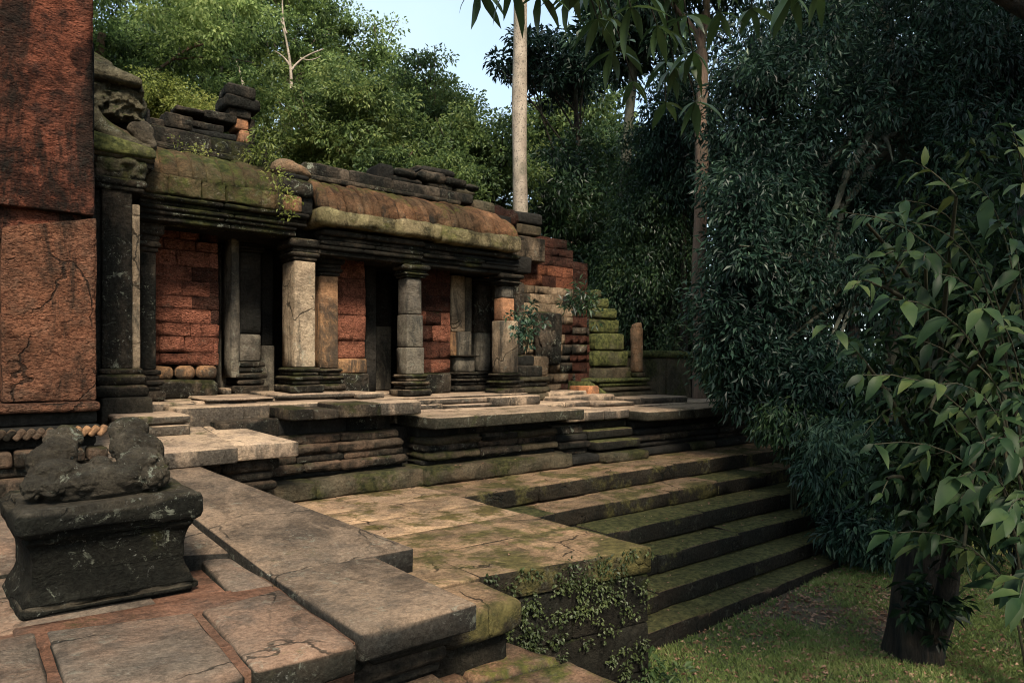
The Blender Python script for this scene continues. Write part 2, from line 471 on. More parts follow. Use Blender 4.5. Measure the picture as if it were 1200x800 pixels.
def qstone(name, quad, z0, zt, mat, parent, r=.02, amp=.006, seg=.25, chip=.02):
    """stone with a four-cornered plan; zt = top height or four corner heights"""
    q = np.array(quad, float)
    if not hasattr(zt, '__len__'):
        zt = [zt] * 4
    zt = np.array(zt, float)
    c = np.array([*q.mean(0), (z0 + zt.mean()) / 2])
    lx = max(np.linalg.norm(q[1] - q[0]), np.linalg.norm(q[2] - q[3]))
    ly = max(np.linalg.norm(q[3] - q[0]), np.linalg.norm(q[2] - q[1]))
    hz = (zt.mean() - z0) / 2
    p, d, F = rbox_arrays(lx / 2, ly / 2, hz, r, seg)
    s, t = p[:, 0] / lx + .5, p[:, 1] / ly + .5
    wgt = np.stack([(1 - s) * (1 - t), s * (1 - t), s * t, (1 - s) * t], 1)
    xy = wgt @ q
    top = wgt @ zt
    zz = z0 + (p[:, 2] + hz) / (2 * hz) * (top - z0)
    wp = np.column_stack([xy, zz])
    wp = rough_disp(wp, d, wp, amp, r, chip)
    return link(name, mesh_np(name, wp - c, F), parent, c, M[mat])

def row(name, x0, x1, y0, y1, z0, z1, mat, parent, ln=1.0, r=.03, amp=.01, gap=.006, jy=.012, jz=0., seg=.2, chip=.02, axis='x'):
    a0, a1 = (x0, x1) if axis == 'x' else (y0, y1)
    n = max(1, int(round((a1 - a0) / ln)))
    cuts = [a0] + [a0 + (a1 - a0) * (i + R(-.22, .22)) / n for i in range(1, n)] + [a1]
    out = []
    for a, b in zip(cuts[:-1], cuts[1:]):
        mm = random.choice(mat) if isinstance(mat, (list, tuple)) else mat
        dy, dz = R(-jy, jy), R(-jz, jz)
        if axis == 'x':
            out.append(stone(name, a + gap / 2, b - gap / 2, y0 + dy, y1, z0, z1 + dz, mm, parent, r, amp, seg, chip=chip))
        else:
            out.append(stone(name, x0 + dy, x1, a + gap / 2, b - gap / 2, z0, z1 + dz, mm, parent, r, amp, seg, chip=chip))
    return out

def wall(name, x0, x1, y0, y1, z0, z1, ch, ln, mat, parent, gap=.012, r=.012, amp=.012, jy=.02, skip=None, chip=.03, seg=.14):
    """coursed wall of single blocks"""
    n = max(1, int(round((z1 - z0) / ch)))
    zs = [z0] + [z0 + (z1 - z0) * (i + R(-.15, .15)) / n for i in range(1, n)] + [z1]
    for i in range(n):
        m = max(1, int(round((x1 - x0) / ln)))
        sh = R(.25, .75) if i % 2 else 0
        cuts = [x0] + sorted(x0 + (x1 - x0) * min(.97, max(.03, (j + sh + R(-.18, .18)) / m)) for j in range(0 if sh else 1, m)) + [x1]
        for a, b in zip(cuts[:-1], cuts[1:]):
            if b - a < .05 or (skip and skip((a + b) / 2, (zs[i] + zs[i + 1]) / 2)):
                continue
            mm = mat((a + b) / 2, (zs[i] + zs[i + 1]) / 2) if callable(mat) else (random.choice(mat) if isinstance(mat, (list, tuple)) else mat)
            stone(name, a + gap / 2, b - gap / 2, y0 + R(-jy, jy), y1, zs[i] + gap / 2, zs[i + 1] - gap / 2, mm, parent, r, amp, seg, chip=chip)

def plain_box(name, x0, x1, y0, y1, z0, z1, mat, parent):
    c = np.array([(x0 + x1) / 2, (y0 + y1) / 2, (z0 + z1) / 2])
    p, d, F = rbox_arrays((x1 - x0) / 2, (y1 - y0) / 2, (z1 - z0) / 2, .01, 3.0)
    return link(name, mesh_np(name, p, F, False), parent, c, M[mat])

def tube_arrays(pts, rad, sides=8, wob=.0, furrow=0.):
    pts = np.array(pts, float)
    n = len(pts)
    tan = np.gradient(pts, axis=0)
    tan /= np.maximum(np.linalg.norm(tan, axis=1, keepdims=True), 1e-9)
    ref = np.array([1., .13, .07]) if abs(tan[:, 2]).mean() > .6 else np.array([0.07, .05, 1.])
    a = np.cross(tan, ref)
    a /= np.maximum(np.linalg.norm(a, axis=1, keepdims=True), 1e-9)
    b = np.cross(tan, a)
    th = np.linspace(0, 2 * np.pi, sides, endpoint=False)
    rad = np.broadcast_to(np.array(rad, float), (n,))
    V = pts[:, None, :] + rad[:, None, None] * (np.cos(th)[None, :, None] * a[:, None, :] + np.sin(th)[None, :, None] * b[:, None, :])
    if wob:
        nz = fnoise(V.reshape(-1, 3) * 3.1).reshape(n, sides)
        V = pts[:, None, :] + (V - pts[:, None, :]) * (1 + wob * nz)[:, :, None]
    if furrow:
        ph = fnoise(pts * 1.3)[:, None] * .8
        V = pts[:, None, :] + (V - pts[:, None, :]) * (1 + furrow * (np.sin(th * 5 + ph) * .6 + np.sin(th * 9 + 1.3 + ph * 2) * .4))[:, :, None]
    V = V.reshape(-1, 3)
    i = np.arange(n - 1)[:, None] * sides
    j = np.arange(sides)[None, :]
    j2 = (j + 1) % sides
    F = np.stack([i + j, i + j2, i + sides + j2, i + sides + j], -1).reshape(-1, 4)
    return V, F
def bez(p0, p1, p2, n=8):
    t = np.linspace(0, 1, n)[:, None]
    p0, p1, p2 = map(lambda q: np.array(q, float), (p0, p1, p2))
    return (1 - t) ** 2 * p0 + 2 * t * (1 - t) * p1 + t * t * p2
def join(parts):
    V, F, o = [], [], 0
    for v, f in parts:
        V.append(v)
        F.append(f + o)
        o += len(v)
    return np.concatenate(V), np.concatenate(F)

def unit(v):
    return v / np.maximum(np.linalg.norm(v, axis=-1, keepdims=True), 1e-9)
def leaf_arrays(P, Dv, Nv, L, Wd, fold=.18):
    Dv = unit(Dv)
    sd_ = unit(np.cross(Nv, Dv))
    nn = np.cross(Dv, sd_)
    L, Wd = L[:, None], Wd[:, None]
    tip = P + Dv * L - nn * L * .12
    mid = P + Dv * L * .45
    le = mid + sd_ * Wd * .5 + nn * Wd * fold
    ri = mid - sd_ * Wd * .5 + nn * Wd * fold
    V = np.stack([P, ri, tip, le], 1).reshape(-1, 3)
    i = np.arange(len(P))[:, None] * 4
    F = np.concatenate([i + [0, 1, 2], i + [0, 2, 3]], 1).reshape(-1, 3)
    return V, F
def leaves_in_clumps(cent, rad, per, L, Wd, droop=.3, flat=.6, jit=.35, outward=1.0, updn=.8):
    """per leaves round every clump centre: an uneven ball of leaves facing outwards and up"""
    cent = np.asarray(cent, float)
    n = len(cent) * per
    c = np.repeat(cent, per, 0)
    rr = np.repeat(np.broadcast_to(np.asarray(rad, float), (len(cent),)), per)
    d = unit(rng.normal(size=(n, 3)))
    q = rng.uniform(0, 1, n) ** .45
    P = c + d * (rr * q)[:, None] * np.array([1, 1, flat])
    D = d * outward + rng.normal(size=(n, 3)) * .5 + np.array([0, 0, -droop])
    Nn = d * .5 + rng.normal(size=(n, 3)) * .45 + np.array([0, 0, updn])
    Ls = L * rng.uniform(1 - jit, 1 + jit, n)
    return leaf_arrays(P, D, Nn, Ls, Wd * Ls / L)
def crown_clumps(c, rx, ry, rz, n, shell=.5, low=-1.):
    """clump centres through an uneven ellipsoid volume"""
    d = unit(rng.normal(size=(n * 3, 3)))
    d = d[d[:, 2] > low][:n]
    q = rng.uniform(shell, 1, len(d)) * (1 + .22 * fnoise(d * 2.3 + c[0]))
    return np.array(c) + d * q[:, None] * np.array([rx, ry, rz])

def lumps(name, blobs, mat, parent, vox=.02, amp=.012, freq=9., loc=None, crease=0.):
    """one continuous eroded stone mass: overlapping balls fused by a voxel remesh, then roughened"""
    bm = bmesh.new()
    for (x, y, z, sx, sy, sz, *ro) in blobs:
        r_ = bmesh.ops.create_icosphere(bm, subdivisions=3, radius=1.0)
        from mathutils import Matrix, Euler
        mt = Matrix.Translation((x, y, z)) @ (Euler(ro[0]).to_matrix().to_4x4() if ro else Matrix.Identity(4)) @ Matrix.Diagonal((sx, sy, sz, 1))
        bmesh.ops.transform(bm, matrix=mt, verts=r_['verts'])
    me = bpy.data.meshes.new(name)
    bm.to_mesh(me)
    bm.free()
    tmp = bpy.data.objects.new('tmp', me)
    C.objects.link(tmp)
    md = tmp.modifiers.new('r', 'REMESH')
    md.mode = 'VOXEL'
    md.voxel_size = vox
    dg = bpy.context.evaluated_depsgraph_get()
    me2 = bpy.data.meshes.new_from_object(tmp.evaluated_get(dg))
    bpy.data.objects.remove(tmp)
    me2.name = name
    n = len(me2.vertices)
    v = np.empty(n * 3, np.float32)
    me2.vertices.foreach_get('co', v)
    v = v.reshape(-1, 3).astype(float)
    nr = np.empty(n * 3, np.float32)
    me2.vertices.foreach_get('normal', nr)
    nr = nr.reshape(-1, 3)
    v += nr * ((fnoise(v * freq) * .65 + fnoise(v * freq * 2.7 + 3) * .35) * amp + (np.minimum(np.abs(fnoise(v * freq * .6 + 5)), .35) - .35) * crease)[:, None]
    c = v.mean(0) if loc is None else np.array(loc, float)
    me2.vertices.foreach_set('co', (v - c).astype(np.float32).ravel())
    me2.polygons.foreach_set('use_smooth', np.ones(len(me2.polygons), bool))
    me2.update()
    return link(name, me2, parent, c, M[mat])

# ------------------------------------------------------------------ ground
def ground():
    def ax(a, b):
        return np.unique(np.concatenate([np.linspace(a, b, 110), -np.geomspace(-a + 1, 900, 26) if a < 0 else [], np.geomspace(b + 1, 900, 26)]))
    X, Y = ax(-6, 30), ax(-8, 34)
    gx, gy = np.meshgrid(X, Y, indexing='ij')
    p = np.column_stack([gx.ravel(), gy.ravel(), np.zeros(gx.size)])
    h = .05 * fnoise(p * .7) + .025 * fnoise(p * 2.3 + 4)
    h += .22 * np.exp(-(((p[:, 0] - 9.6) / 1.5) ** 2 + ((p[:, 1] - 3.5) / .9) ** 2))
    h += .16 * np.exp(-(((p[:, 0] - 6.1) / .7) ** 2 + ((p[:, 1] - 2.1) / .7) ** 2))
    far = np.clip((np.hypot(p[:, 0], p[:, 1]) - 40) / 60, 0, 1)
    p[:, 2] = -1.29 + h * (1 - far)
    nx, ny = len(X), len(Y)
    i = np.arange(nx - 1)[:, None] * ny + np.arange(ny - 1)[None, :]
    F = np.stack([i, i + ny, i + ny + 1, i + 1], -1).reshape(-1, 4)
    o = link('ground', mesh_np('ground', p, F), None, (0, 0, 0), M['floor'])
    tag(o, 'forest floor of short grass, bare earth and fallen leaves', kind='structure')
ground()

# ------------------------------------------------------------------ lower terrace
def lower_terrace():
    t = thing('stone_terrace', 'low paved terrace with mossy tan top and weedy dark front wall beside the stairway', 'terrace', (3.4, 5, -1.3))
    plain_box('rubble_core', 1.5, 4.40, 4.1, 7.5, -1.4, -.21, 'black', t)
    yf = lambda x: 3.92 - .25 * max(0, x - 2.9) / 1.55          # the front runs slightly askew
    ys = [3.92, 4.62, 5.30, 5.95, 6.48, 7.30]
    xs = [[2.25, 2.90, 3.62, 4.45], [1.62, 2.62, 3.45, 4.45], [1.62, 2.45, 3.2, 4.45], [1.62, 2.7, 3.65, 4.45], [1.62, 2.35, 3.35, 4.45]]
    for j in range(5):
        for a, b in zip(xs[j][:-1], xs[j][1:]):
            e = .001
            qstone('paving_stone', [(a + e, (yf(a) if j == 0 else ys[j]) + e), (b - e, (yf(b) if j == 0 else ys[j]) + e), (b - e, ys[j + 1] - e), (a + e, ys[j + 1] - e)], -.205, [R(-.008, .004) for _ in range(4)],
                   'terrace_moss' if j == 0 or (j == 1 and a > 2.6) else 'terrace', t, r=.008, amp=.004, seg=.16, chip=.012)
    qstone('edge_stone', [(2.26, 3.40), (2.885, 3.41), (2.885, 3.915), (2.26, 3.915)], -.215, [-.012, -.02, -.004, -.004], 'terrace_moss', t, r=.05, amp=.01, seg=.1)
    for z0, z1, cs in ((-1.45, -1.02, (2.0, 2.9, 3.55, 4.447)), (-1.015, -.62, (2.0, 2.6, 3.25, 3.95, 4.447)), (-.615, -.208, (2.0, 2.9, 3.7, 4.447))):
        for a, b in zip(cs[:-1], cs[1:]):
            dy = .022 + R(-.01, .01)
            qstone('wall_block', [(a + .003, yf(a) + dy), (b - .003, yf(b) + dy), (b - .003, 4.3), (a + .003, 4.3)], z0, z1, 'ivy_wall', t, r=.02, amp=.014, seg=.1, chip=.03)
    stone('wall_block', 2.1, 2.84, 3.52, 3.94, -.60, -.218, 'ivy_wall', t, r=.05)
    for z0, z1 in ((-1.45, -.86), (-.86, -.50), (-.50, -.208)):
        row('wall_block', 4.2, 4.44, 4.31, 6.47, z0, z1, 'ivy_wall', t, ln=.7, axis='y')
lower_terrace()

def stairway():
    t = thing('stone_stairway', 'broad mossy stone stairway of six steep steps going down to the grass', 'stairway', (8.4, 5.5, -1.3))
    ed = [(6.48, -.003), (5.97, -.237), (5.48, -.452), (5.10, -.687), (4.72, -.922), (4.42, -1.132)]
    back = 7.42
    for i, (y, z) in enumerate(ed):
        st = pivot('step', t, (8.4, y, z))
        zb = (ed[i + 1][1] if i < 5 else -1.5) + .003
        cuts = [4.453]
        while cuts[-1] < 11.2:
            cuts.append(cuts[-1] + R(1.0, 1.9))
        cuts[-1] = 12.42
        for a, b in zip(cuts[:-1], cuts[1:]):
            dy, e = R(-.012, .012), .003
            zt = [z + R(-.022, .010) for _ in range(4)]
            qstone('step_stone', [(a + e, y + dy), (b - e, y + dy + R(-.012, .012)), (b - e, back), (a + e, back)], zb, zt, 'terrace_moss' if i == 0 or (i == 1 and R(0, 1) < .6) else 'step', st, r=.025, amp=.012, seg=.12, chip=.05)
        back = y + .14
    plain_box('rubble_core', 4.46, 12.3, 6.0, 7.5, -1.45, -.31, 'black', t)
    plain_box('rubble_core', 4.46, 12.3, 5.15, 6.0, -1.45, -.78, 'black', t)
stairway()

# ------------------------------------------------------------------ causeway in the foreground
def causeway():
    t = thing('stone_causeway', 'raised sandstone causeway with worn slabs leading from the foreground to the temple', 'causeway', (1.5, 4.3, 0))
    zf, zb = .165, .55
    def sl(q, z, mat='causeway', z0=None, **kw):
        return qstone('slab', q, (min(z) if hasattr(z, '__len__') else z) - .15 if z0 is None else z0, z, mat, t, **kw)
    # right hand slabs with the stepped edge
    sl([(1.575, 3.12), (2.284, 3.12), (2.284, 4.335), (1.56, 4.335)], [.165, .160, .165, .168], r=.016, amp=.003, chip=.012)
    sl([(1.56, 4.338), (2.604, 4.325), (1.785, 6.74), (1.25, 6.74)], [.168, .165, zb, zb], z0=-.02, r=.016, amp=.003, chip=.01)
    # lower worn slabs on the left, with earth showing in the joints
    sl([(1.045, 3.085), (1.553, 3.10), (1.540, 4.10), (1.07, 4.02)], [.142, .128, .148, .150], 'front_slab', r=.02, amp=.008)
    sl([(.375, 3.07), (1.005, 3.08), (1.03, 4.02), (.375, 4.20)], [.140, .140, .150, .152], 'front_slab', r=.02, amp=.008)
    sl([(-.45, 3.07), (.335, 3.07), (.335, 4.22), (-.45, 4.22)], [.138, .14, .152, .15], 'front_slab', r=.02, amp=.008)
    sl([(.2, 4.30), (1.29, 4.30), (1.29, 4.33), (.2, 4.33)], .12, 'orange_earth')
    sl([(1.28, 4.20), (1.535, 4.18), (1.47, 4.78), (1.30, 4.95)], [.150, .155, .19, .19], 'front_slab', r=.03, amp=.008)
    sl([(.95, 4.98), (1.46, 4.82), (1.235, 6.73), (.4, 6.73)], [.25, .225, zb - .01, zb - .01], 'causeway', z0=.0, r=.02, amp=.005)
    sl([(-.5, 4.3), (.93, 4.3), (.9, 5.2), (-.5, 5.2)], [.13, .13, .2, .2], 'front_slab', z0=-.1, r=.02)
    sl([(-.5, 5.22), (.9, 5.22), (.38, 6.73), (-.5, 6.73)], [.2, .24, .50, .50], 'front_slab', z0=-.1, r=.02)
    # orange earth bed under the joints
    stone('earth_joint', -.4, 1.56, 3.14, 4.9, -.1, .128, 'orange_earth', t, r=.01, amp=.01, seg=.1)
    qstone('earth_joint', [(.25, 4.0), (1.53, 4.02), (1.52, 4.24), (.25, 4.34)], -.05, [.140, .138, .148, .150], 'orange_earth', t, r=.01, amp=.006, seg=.06)
    # moulded front below the slabs
    for z0, z1, y, r in ((-.10, .005, 3.25, .04), (-.22, -.105, 3.32, .045), (-.31, -.225, 3.40, .03), (-.44, -.315, 3.30, .055), (-.60, -.445, 3.24, .06), (-1.0, -.605, 3.2, .03)):
        row('front_moulding', -.5, 2.24, y, 3.9, z0, z1, ['mould', 'dark', 'black'], t, ln=.6, r=r, amp=.012)
    for z0, z1, x in ((-.03, .0, 2.5), (-.2, -.035, 2.2)):
        row('side_moulding', 1.6, x, 4.37, 6.0, z0, z1, 'mould', t, ln=.7, axis='y')
    plain_box('rubble_core', -.5, 2.1, 3.5, 6.7, -1.4, -.11, 'black', t)
    # large stepping slabs in front of the gallery, higher than the causeway
    u = thing('stone_landing', 'two-level sandstone landing with thick worn slabs between causeway and gallery', 'steps', (2, 7.2, 0))
    qstone('slab', [(.6, 6.72), (2.127, 6.74), (2.12, 7.93), (.6, 7.93)], .55, [.700, .698, .815, .815], 'paving', u, r=.018, amp=.004, chip=.012)
    qstone('slab', [(2.13, 6.92), (2.79, 6.90), (2.42, 7.93), (2.125, 7.93)], .54, [.700, .692, .818, .815], 'paving', u, r=.018, amp=.004, chip=.012)
    stone('riser_stone', .6, 1.2, 6.80, 7.4, .2, .548, 'mould', u)
    for z0, z1, y, x1, r in ((.40, .535, 7.02, 2.66, .06), (.30, .395, 7.06, 2.60, .045), (.20, .295, 7.02, 2.63, .045), (.10, .195, 7.05, 2.58, .04), (-.0, .095, 6.98, 2.60, .035)):
        row('landing_moulding', .9, x1, y, 7.6, z0, z1, ['mould', 'dark'], u, ln=.55, r=r, amp=.012)
    stone('step_stone', 1.86, 2.56, 7.905, 8.5, .80, 1.02, 'paving', u, r=.014, amp=.004)
    stone('step_stone', 1.25, 1.90, 7.50, 8.3, .765, .885, 'paving', u, r=.02, amp=.012)
    stone('step_stone', 1.25, 1.90, 7.485, 8.3, .89, .975, 'paving', u, r=.02, amp=.008)
    # mossy slabs at the foot of the causeway front
    v = thing('mossy_slabs', 'broken mossy brown slabs on the low ledge below the causeway corner', 'slabs', (2.6, 3.2, -.5))
    for q, z in (([(1.9, 3.35), (2.45, 3.42), (2.40, 3.90), (1.9, 3.90)], -.40), ([(2.46, 3.38), (3.12, 3.30), (2.93, 3.90), (2.42, 3.90)], -.41),
                 ([(1.95, 2.75), (2.58, 2.80), (2.46, 3.32), (1.92, 3.30)], -.45), ([(2.60, 2.72), (3.16, 2.70), (3.13, 3.26), (2.48, 3.34)], -.43),
                 ([(2.1, 1.9), (3.1, 1.9), (3.16, 2.68), (2.1, 2.72)], -.46)):
        qstone('foot_slab', q, z - .2, [z + R(-.015, .015) for _ in range(4)], 'foot_slab', v, r=.035, amp=.014, seg=.09, chip=.05)
    row('foot_block', 1.9, 3.05, 2.1, 3.88, -1.4, -.66, 'ivy_wall', v, ln=.6)
causeway()

# ------------------------------------------------------------------ platform that carries the gallery
def platform():
    t = thing('gallery_platform', 'moulded sandstone platform under the gallery with dark eroded courses', 'platform', (6, 7.6, 0))
    plain_box('rubble_core', 2.3, 12.6, 7.85, 9.5, -.2, .68, 'black', t)
    MM = ['mould', 'mould', 'dark']
    # left bay
    row('plinth_stone', 2.2, 4.50, 7.24, 7.8, 0.0, .205, 'moss_base', t, ln=1.1, r=.025, amp=.028, seg=.07)
    for z0, z1, y, x1, m, r in ((.21, .278, 7.52, 4.34, 'black', .02), (.28, .372, 7.40, 4.38, MM, .045), (.38, .472, 7.46, 4.34, MM, .045),
                                (.48, .572, 7.42, 4.33, MM, .045), (.58, .675, 7.53, 4.31, MM, .04), (.68, .865, 7.68, 4.28, ['dark', 'black'], .02)):
        row('moulding_course', 2.2, x1, y, 7.95, z0, z1, m, t, ln=.75, r=r * .7, amp=.022, seg=.06, gap=.003, chip=.04)
    for a, b, m, z in ((2.86, 3.12, 'base', 1.0), (3.13, 3.42, 'dark', .975), (3.43, 3.95, 'base', 1.03), (3.955, 4.50, 'paving', 1.03)):
        qstone('cornice_stone', [(a, 7.31 + R(-.02, .02)), (b, 7.30), (b, 7.95), (a, 7.95)], .87, z, m, t, r=.02, amp=.01)
    # middle bay
    row('plinth_stone', 4.50, 7.0, 7.20, 7.8, 0.0, .20, 'moss_base', t, ln=1.0, r=.025, amp=.03, seg=.07)
    for z0, z1, y, m, r in ((.205, .265, 7.46, 'black', .02), (.27, .36, 7.36, ['mould', 'moss_base', 'dark'], .045), (.37, .46, 7.43, ['moss_base', 'dark', 'mould'], .045),
                            (.465, .55, 7.39, ['moss_base', 'dark'], .04), (.555, .685, 7.58, ['dark', 'black'], .02)):
        row('moulding_course', 4.62, 6.86, y, 7.95, z0, z1, m, t, ln=.75, r=r * .7, amp=.026, seg=.06, gap=.003, chip=.05)
    row('cornice_stone', 4.52, 7.06, 7.04, 7.95, .69, .842, 'paving_dark', t, ln=.8, r=.022, amp=.01, jy=.006)
    # right bay with a small flight of steps
    row('plinth_stone', 7.0, 12.4, 7.26, 7.8, 0.0, .12, ['moss_base', 'black'], t, ln=.9, r=.04, amp=.02)
    for z0, z1, y in ((.125, .22, 7.46), (.225, .32, 7.40), (.325, .42, 7.46), (.425, .56, 7.56)):
        row('moulding_course', 6.9, 7.55, y, 7.95, z0, z1, ['dark', 'black'], t, ln=.5, r=.03)
        row('moulding_course', 8.62, 12.3, y - .06, 7.95, z0, z1, ['black', 'dark'], t, ln=.8, r=.04)
    for kx, (y, z) in enumerate(((7.12, .125), (7.30, .30), (7.46, .46), (7.60, .60))):
        stone('small_step', 7.60 - .02 * kx, 8.58, y, 7.95, z - .13, z, ['moss_base', 'step', 'step', 'step'][kx], t, r=.025, amp=.012)
    row('cornice_stone', 7.08, 8.5, 7.45, 7.95, .61, .76, 'paving', t, ln=.8, r=.03, amp=.012)
    row('cornice_stone', 8.52, 12.4, 7.10, 7.95, .57, .735, 'paving_dark', t, ln=1.2, r=.03, amp=.012)
    # paving on top
    def pave(x0, x1, y0, y1, z, lx, ly, m, jz=.012):
        n, mm_ = max(1, round((x1 - x0) / lx)), max(1, round((y1 - y0) / ly))
        for j in range(mm_):
            a = y0 + (y1 - y0) * j / mm_
            b = y0 + (y1 - y0) * (j + 1) / mm_
            cs = [x0] + [x0 + (x1 - x0) * (i + R(-.25, .25)) / n for i in range(1, n)] + [x1]
            for c, d in zip(cs[:-1], cs[1:]):
                qstone('paving_stone', [(c + .004, a + .004), (d - .004, a + .004), (d - .004, b - .004), (c + .004, b - .004)], z - .14,
                       [z + R(-jz, jz) for _ in range(4)], m, t, r=.014, amp=.006, seg=.3)
    qstone('paving_stone', [(2.575, 7.95), (2.85, 7.955), (3.2, 8.50), (2.575, 8.50)], .86, 1.018, 'paving', t)
    pave(2.87, 4.5, 7.955, 8.50, 1.022, .8, .6, 'paving')
    pave(1.2, 4.5, 8.505, 9.6, 1.05, .9, .55, 'paving')
    pave(4.505, 7.2, 7.955, 8.30, .845, .9, .4, 'paving')
    pave(7.2, 12.4, 7.955, 9.4, .75, 1.2, .7, 'paving', .02)
    # thin thresholds in front of the pillars
    for a, b, y, z0, z1, m in ((2.3, 3.1, 8.40, 1.05, 1.085, 'paving'), (3.12, 4.15, 8.42, 1.05, 1.115, 'paving'), (4.16, 4.55, 8.30, 1.03, 1.10, 'paving'),
                               (4.56, 5.5, 8.32, .845, .91, 'paving'), (5.52, 6.35, 8.29, .845, .90, 'paving'), (6.37, 7.28, 8.26, .845, .985, 'paving'),
                               (4.56, 6.35, 8.40, .905, .985, 'paving'), (4.56, 7.26, 8.52, .98, 1.02, 'paving')):
        qstone('threshold_stone', [(a, y + R(-.02, .02)), (b, y + R(-.02, .02)), (b, 9.5), (a, 9.5)], z0, [z1 + R(-.012, .01) for _ in range(4)], m, t, r=.015, amp=.008, seg=.2)
    for a, b, y0, y1, z in ((7.35, 8.5, 8.35, 9.3, .84), (8.0, 9.4, 8.6, 9.5, .92), (8.52, 9.5, 8.25, 8.8, .83), (9.55, 11.0, 8.2, 8.9, .86), (8.1, 9.2, 8.95, 9.6, 1.0)):
        qstone('loose_slab', [(a, y0), (b, y0 + R(-.06, .06)), (b, y1), (a, y1)], .735, [z + R(-.02, .02) for _ in range(4)], 'paving', t, r=.03, amp=.016, chip=.05)
platform()

# ------------------------------------------------------------------ gallery
def gallery():
    G = thing('ruined_gallery', 'long ruined stone gallery with square pillars, laterite walls and mossy ribbed roofs', 'temple', (4.6, 9.2, 1.0))
    def pillar(x0, x1, y0, dep, z0, zb, zs, zc, shafts, bmat='base', cmat='dark', taper=0.):
        p = pivot('pillar', G, ((x0 + x1) / 2, y0 + dep / 2, z0))
        h = zb - z0
        for a, b, e, r in ((0, .30, .085, .02), (.31, .48, .045, .03), (.49, .66, .075, .035), (.67, .82, .03, .025), (.83, .99, .05, .025)):
            stone('base_moulding', x0 - e, x1 + e, y0 - e, y0 + dep + e, z0 + h * a, z0 + h * b, bmat, p, r=r, amp=.010, seg=.09, chip=.03)
        zz = zb
        for frac, m, sh in shafts:
            z2 = zb + (zs - zb) * frac
            stone('shaft', x0 + sh, x1 - sh, y0 + sh, y0 + dep, zz, z2 - .006, m, p, r=.018, amp=.006, seg=.12, chip=.02)
            zz = z2
        h = zc - zs
        for a, b, e, r in ((0, .16, .02, .02), (.17, .36, .05, .03), (.37, .58, .03, .02), (.59, .98, .075, .03)):
            stone('capital', x0 - e, x1 + e, y0 - e, y0 + dep, zs + h * a, zs + h * b, cmat, p, r=r, amp=.012, seg=.08, chip=.03)
        return p
    pillar(3.452, 3.74, 8.70, .43, 1.115, 1.44, 2.83, 3.11, [(1, 'pale_pillar', 0)], cmat='base')
    pillar(3.93, 4.20, 9.00, .34, 1.115, 1.42, 2.70, 2.97, [(1, 'ochre_pillar', 0)])
    pillar(5.11, 5.41, 8.70, .30, 1.02, 1.335, 2.74, 2.92, [(.28, 'grey_pillar', .0), (.62, 'grey_pillar', .012), (1, 'grey_pillar', .025)], bmat='base', cmat='dark')
    pillar(6.86, 7.20, 8.70, .28, .985, 1.335, 2.75, 2.93, [(.60, 'pale_pillar', 0), (.86, 'orange_pillar', .045), (1, 'grey_pillar', .055)], cmat='arch')
    # pilaster in the dark beside the corner pier
    pillar(1.704, 1.864, 8.85, .4, 1.06, 1.42, 2.78, 3.11, [(1, 'dark', 0)], bmat='dark')
    # doorway piers inside the left bay
    pillar(3.019, 3.303, 9.5, .5, 1.06, 1.52, 3.0, 3.2, [(.25, 'grey_pillar', 0), (1, 'black', .0)], bmat='dark', cmat='black')  # black shaft colour stands in for the darkness of the doorway
    stone('door_jamb', 3.454, 3.638, 9.9, 10.3, 1.06, 1.75, 'grey_pillar', G, r=.015)
    stone('door_jamb', 3.454, 3.613, 9.9, 10.3, 1.755, 3.1, 'black', G, r=.015)
    def jamb(x0, x1, y0, y1, z0, z1, m, name='door_jamb'):
        return stone(name, x0, x1, y0, y1, z0, z1, m, G, r=.015, amp=.006)
    jamb(2.893, 3.003, 9.45, 9.9, 1.30, 3.25, 'grey_pillar')
    jamb(2.883, 2.985, 9.9, 10.3, 1.12, 3.1, 'grey_pillar')
    jamb(2.869, 3.05, 9.82, 10.3, 2.95, 3.12, 'dark', 'capital')
    jamb(2.861, 3.088, 9.6, 10.0, 1.05, 1.16, 'paving', 'door_sill')
    # laterite back wall of the left bay
    w1 = pivot('laterite_wall', G, (2.2, 9.5, 1.05))
    wall('laterite_block', 1.4, 2.702, 9.35, 9.9, 1.47, 3.6, .185, .36, lambda x, z: 'laterite_dark' if (x > 2.534 and R(0, 1) < .75) else 'laterite', w1, r=.010, amp=.02, jy=.010, gap=.005, seg=.06)
    for a, b in ((1.62, 2.17), (2.17 + .01, 2.419), (2.419 + .01, 2.687)):
        stone('rounded_block', a, b, 9.30, 9.9, 1.29, 1.465, 'ochre_pillar', w1, r=.06, amp=.02, seg=.07)
    stone('rounded_block', 1.6, 2.679, 9.20, 9.9, 1.05, 1.285, 'base', w1, r=.06, amp=.03)
    # laterite wall right of the ochre pillar
    w2 = pivot('laterite_wall', G, (4.5, 9.3, 1.1))
    a, b = 4.308, 4.737
    wall('laterite_block', a, b, 9.25, 9.8, 1.56, 3.02, .30, .6, 'laterite', w2, r=.012, amp=.018, gap=.007, jy=.008, seg=.08)
    stone('sandstone_block', a, b + .02, 9.22, 9.8, 1.35, 1.555, 'ochre_pillar', w2, r=.02)
    stone('sandstone_block', a - .1, b + .04, 9.18, 9.8, 1.05, 1.345, 'dark', w2, r=.03, amp=.015)
    # doorway two
    jamb(4.93, 5.104, 9.6, 9.95, 1.05, 3.0, 'black')
    jamb(5.423, 5.707, 10.2, 10.6, 1.05, 2.1, 'grey_pillar')
    jamb(5.423, 5.707, 10.2, 10.6, 2.1, 3.0, 'black')
    # dark laterite wall between the doorways
    w3 = pivot('laterite_wall', G, (6.0, 9.3, 1.0))
    a, b = 5.62, 6.241
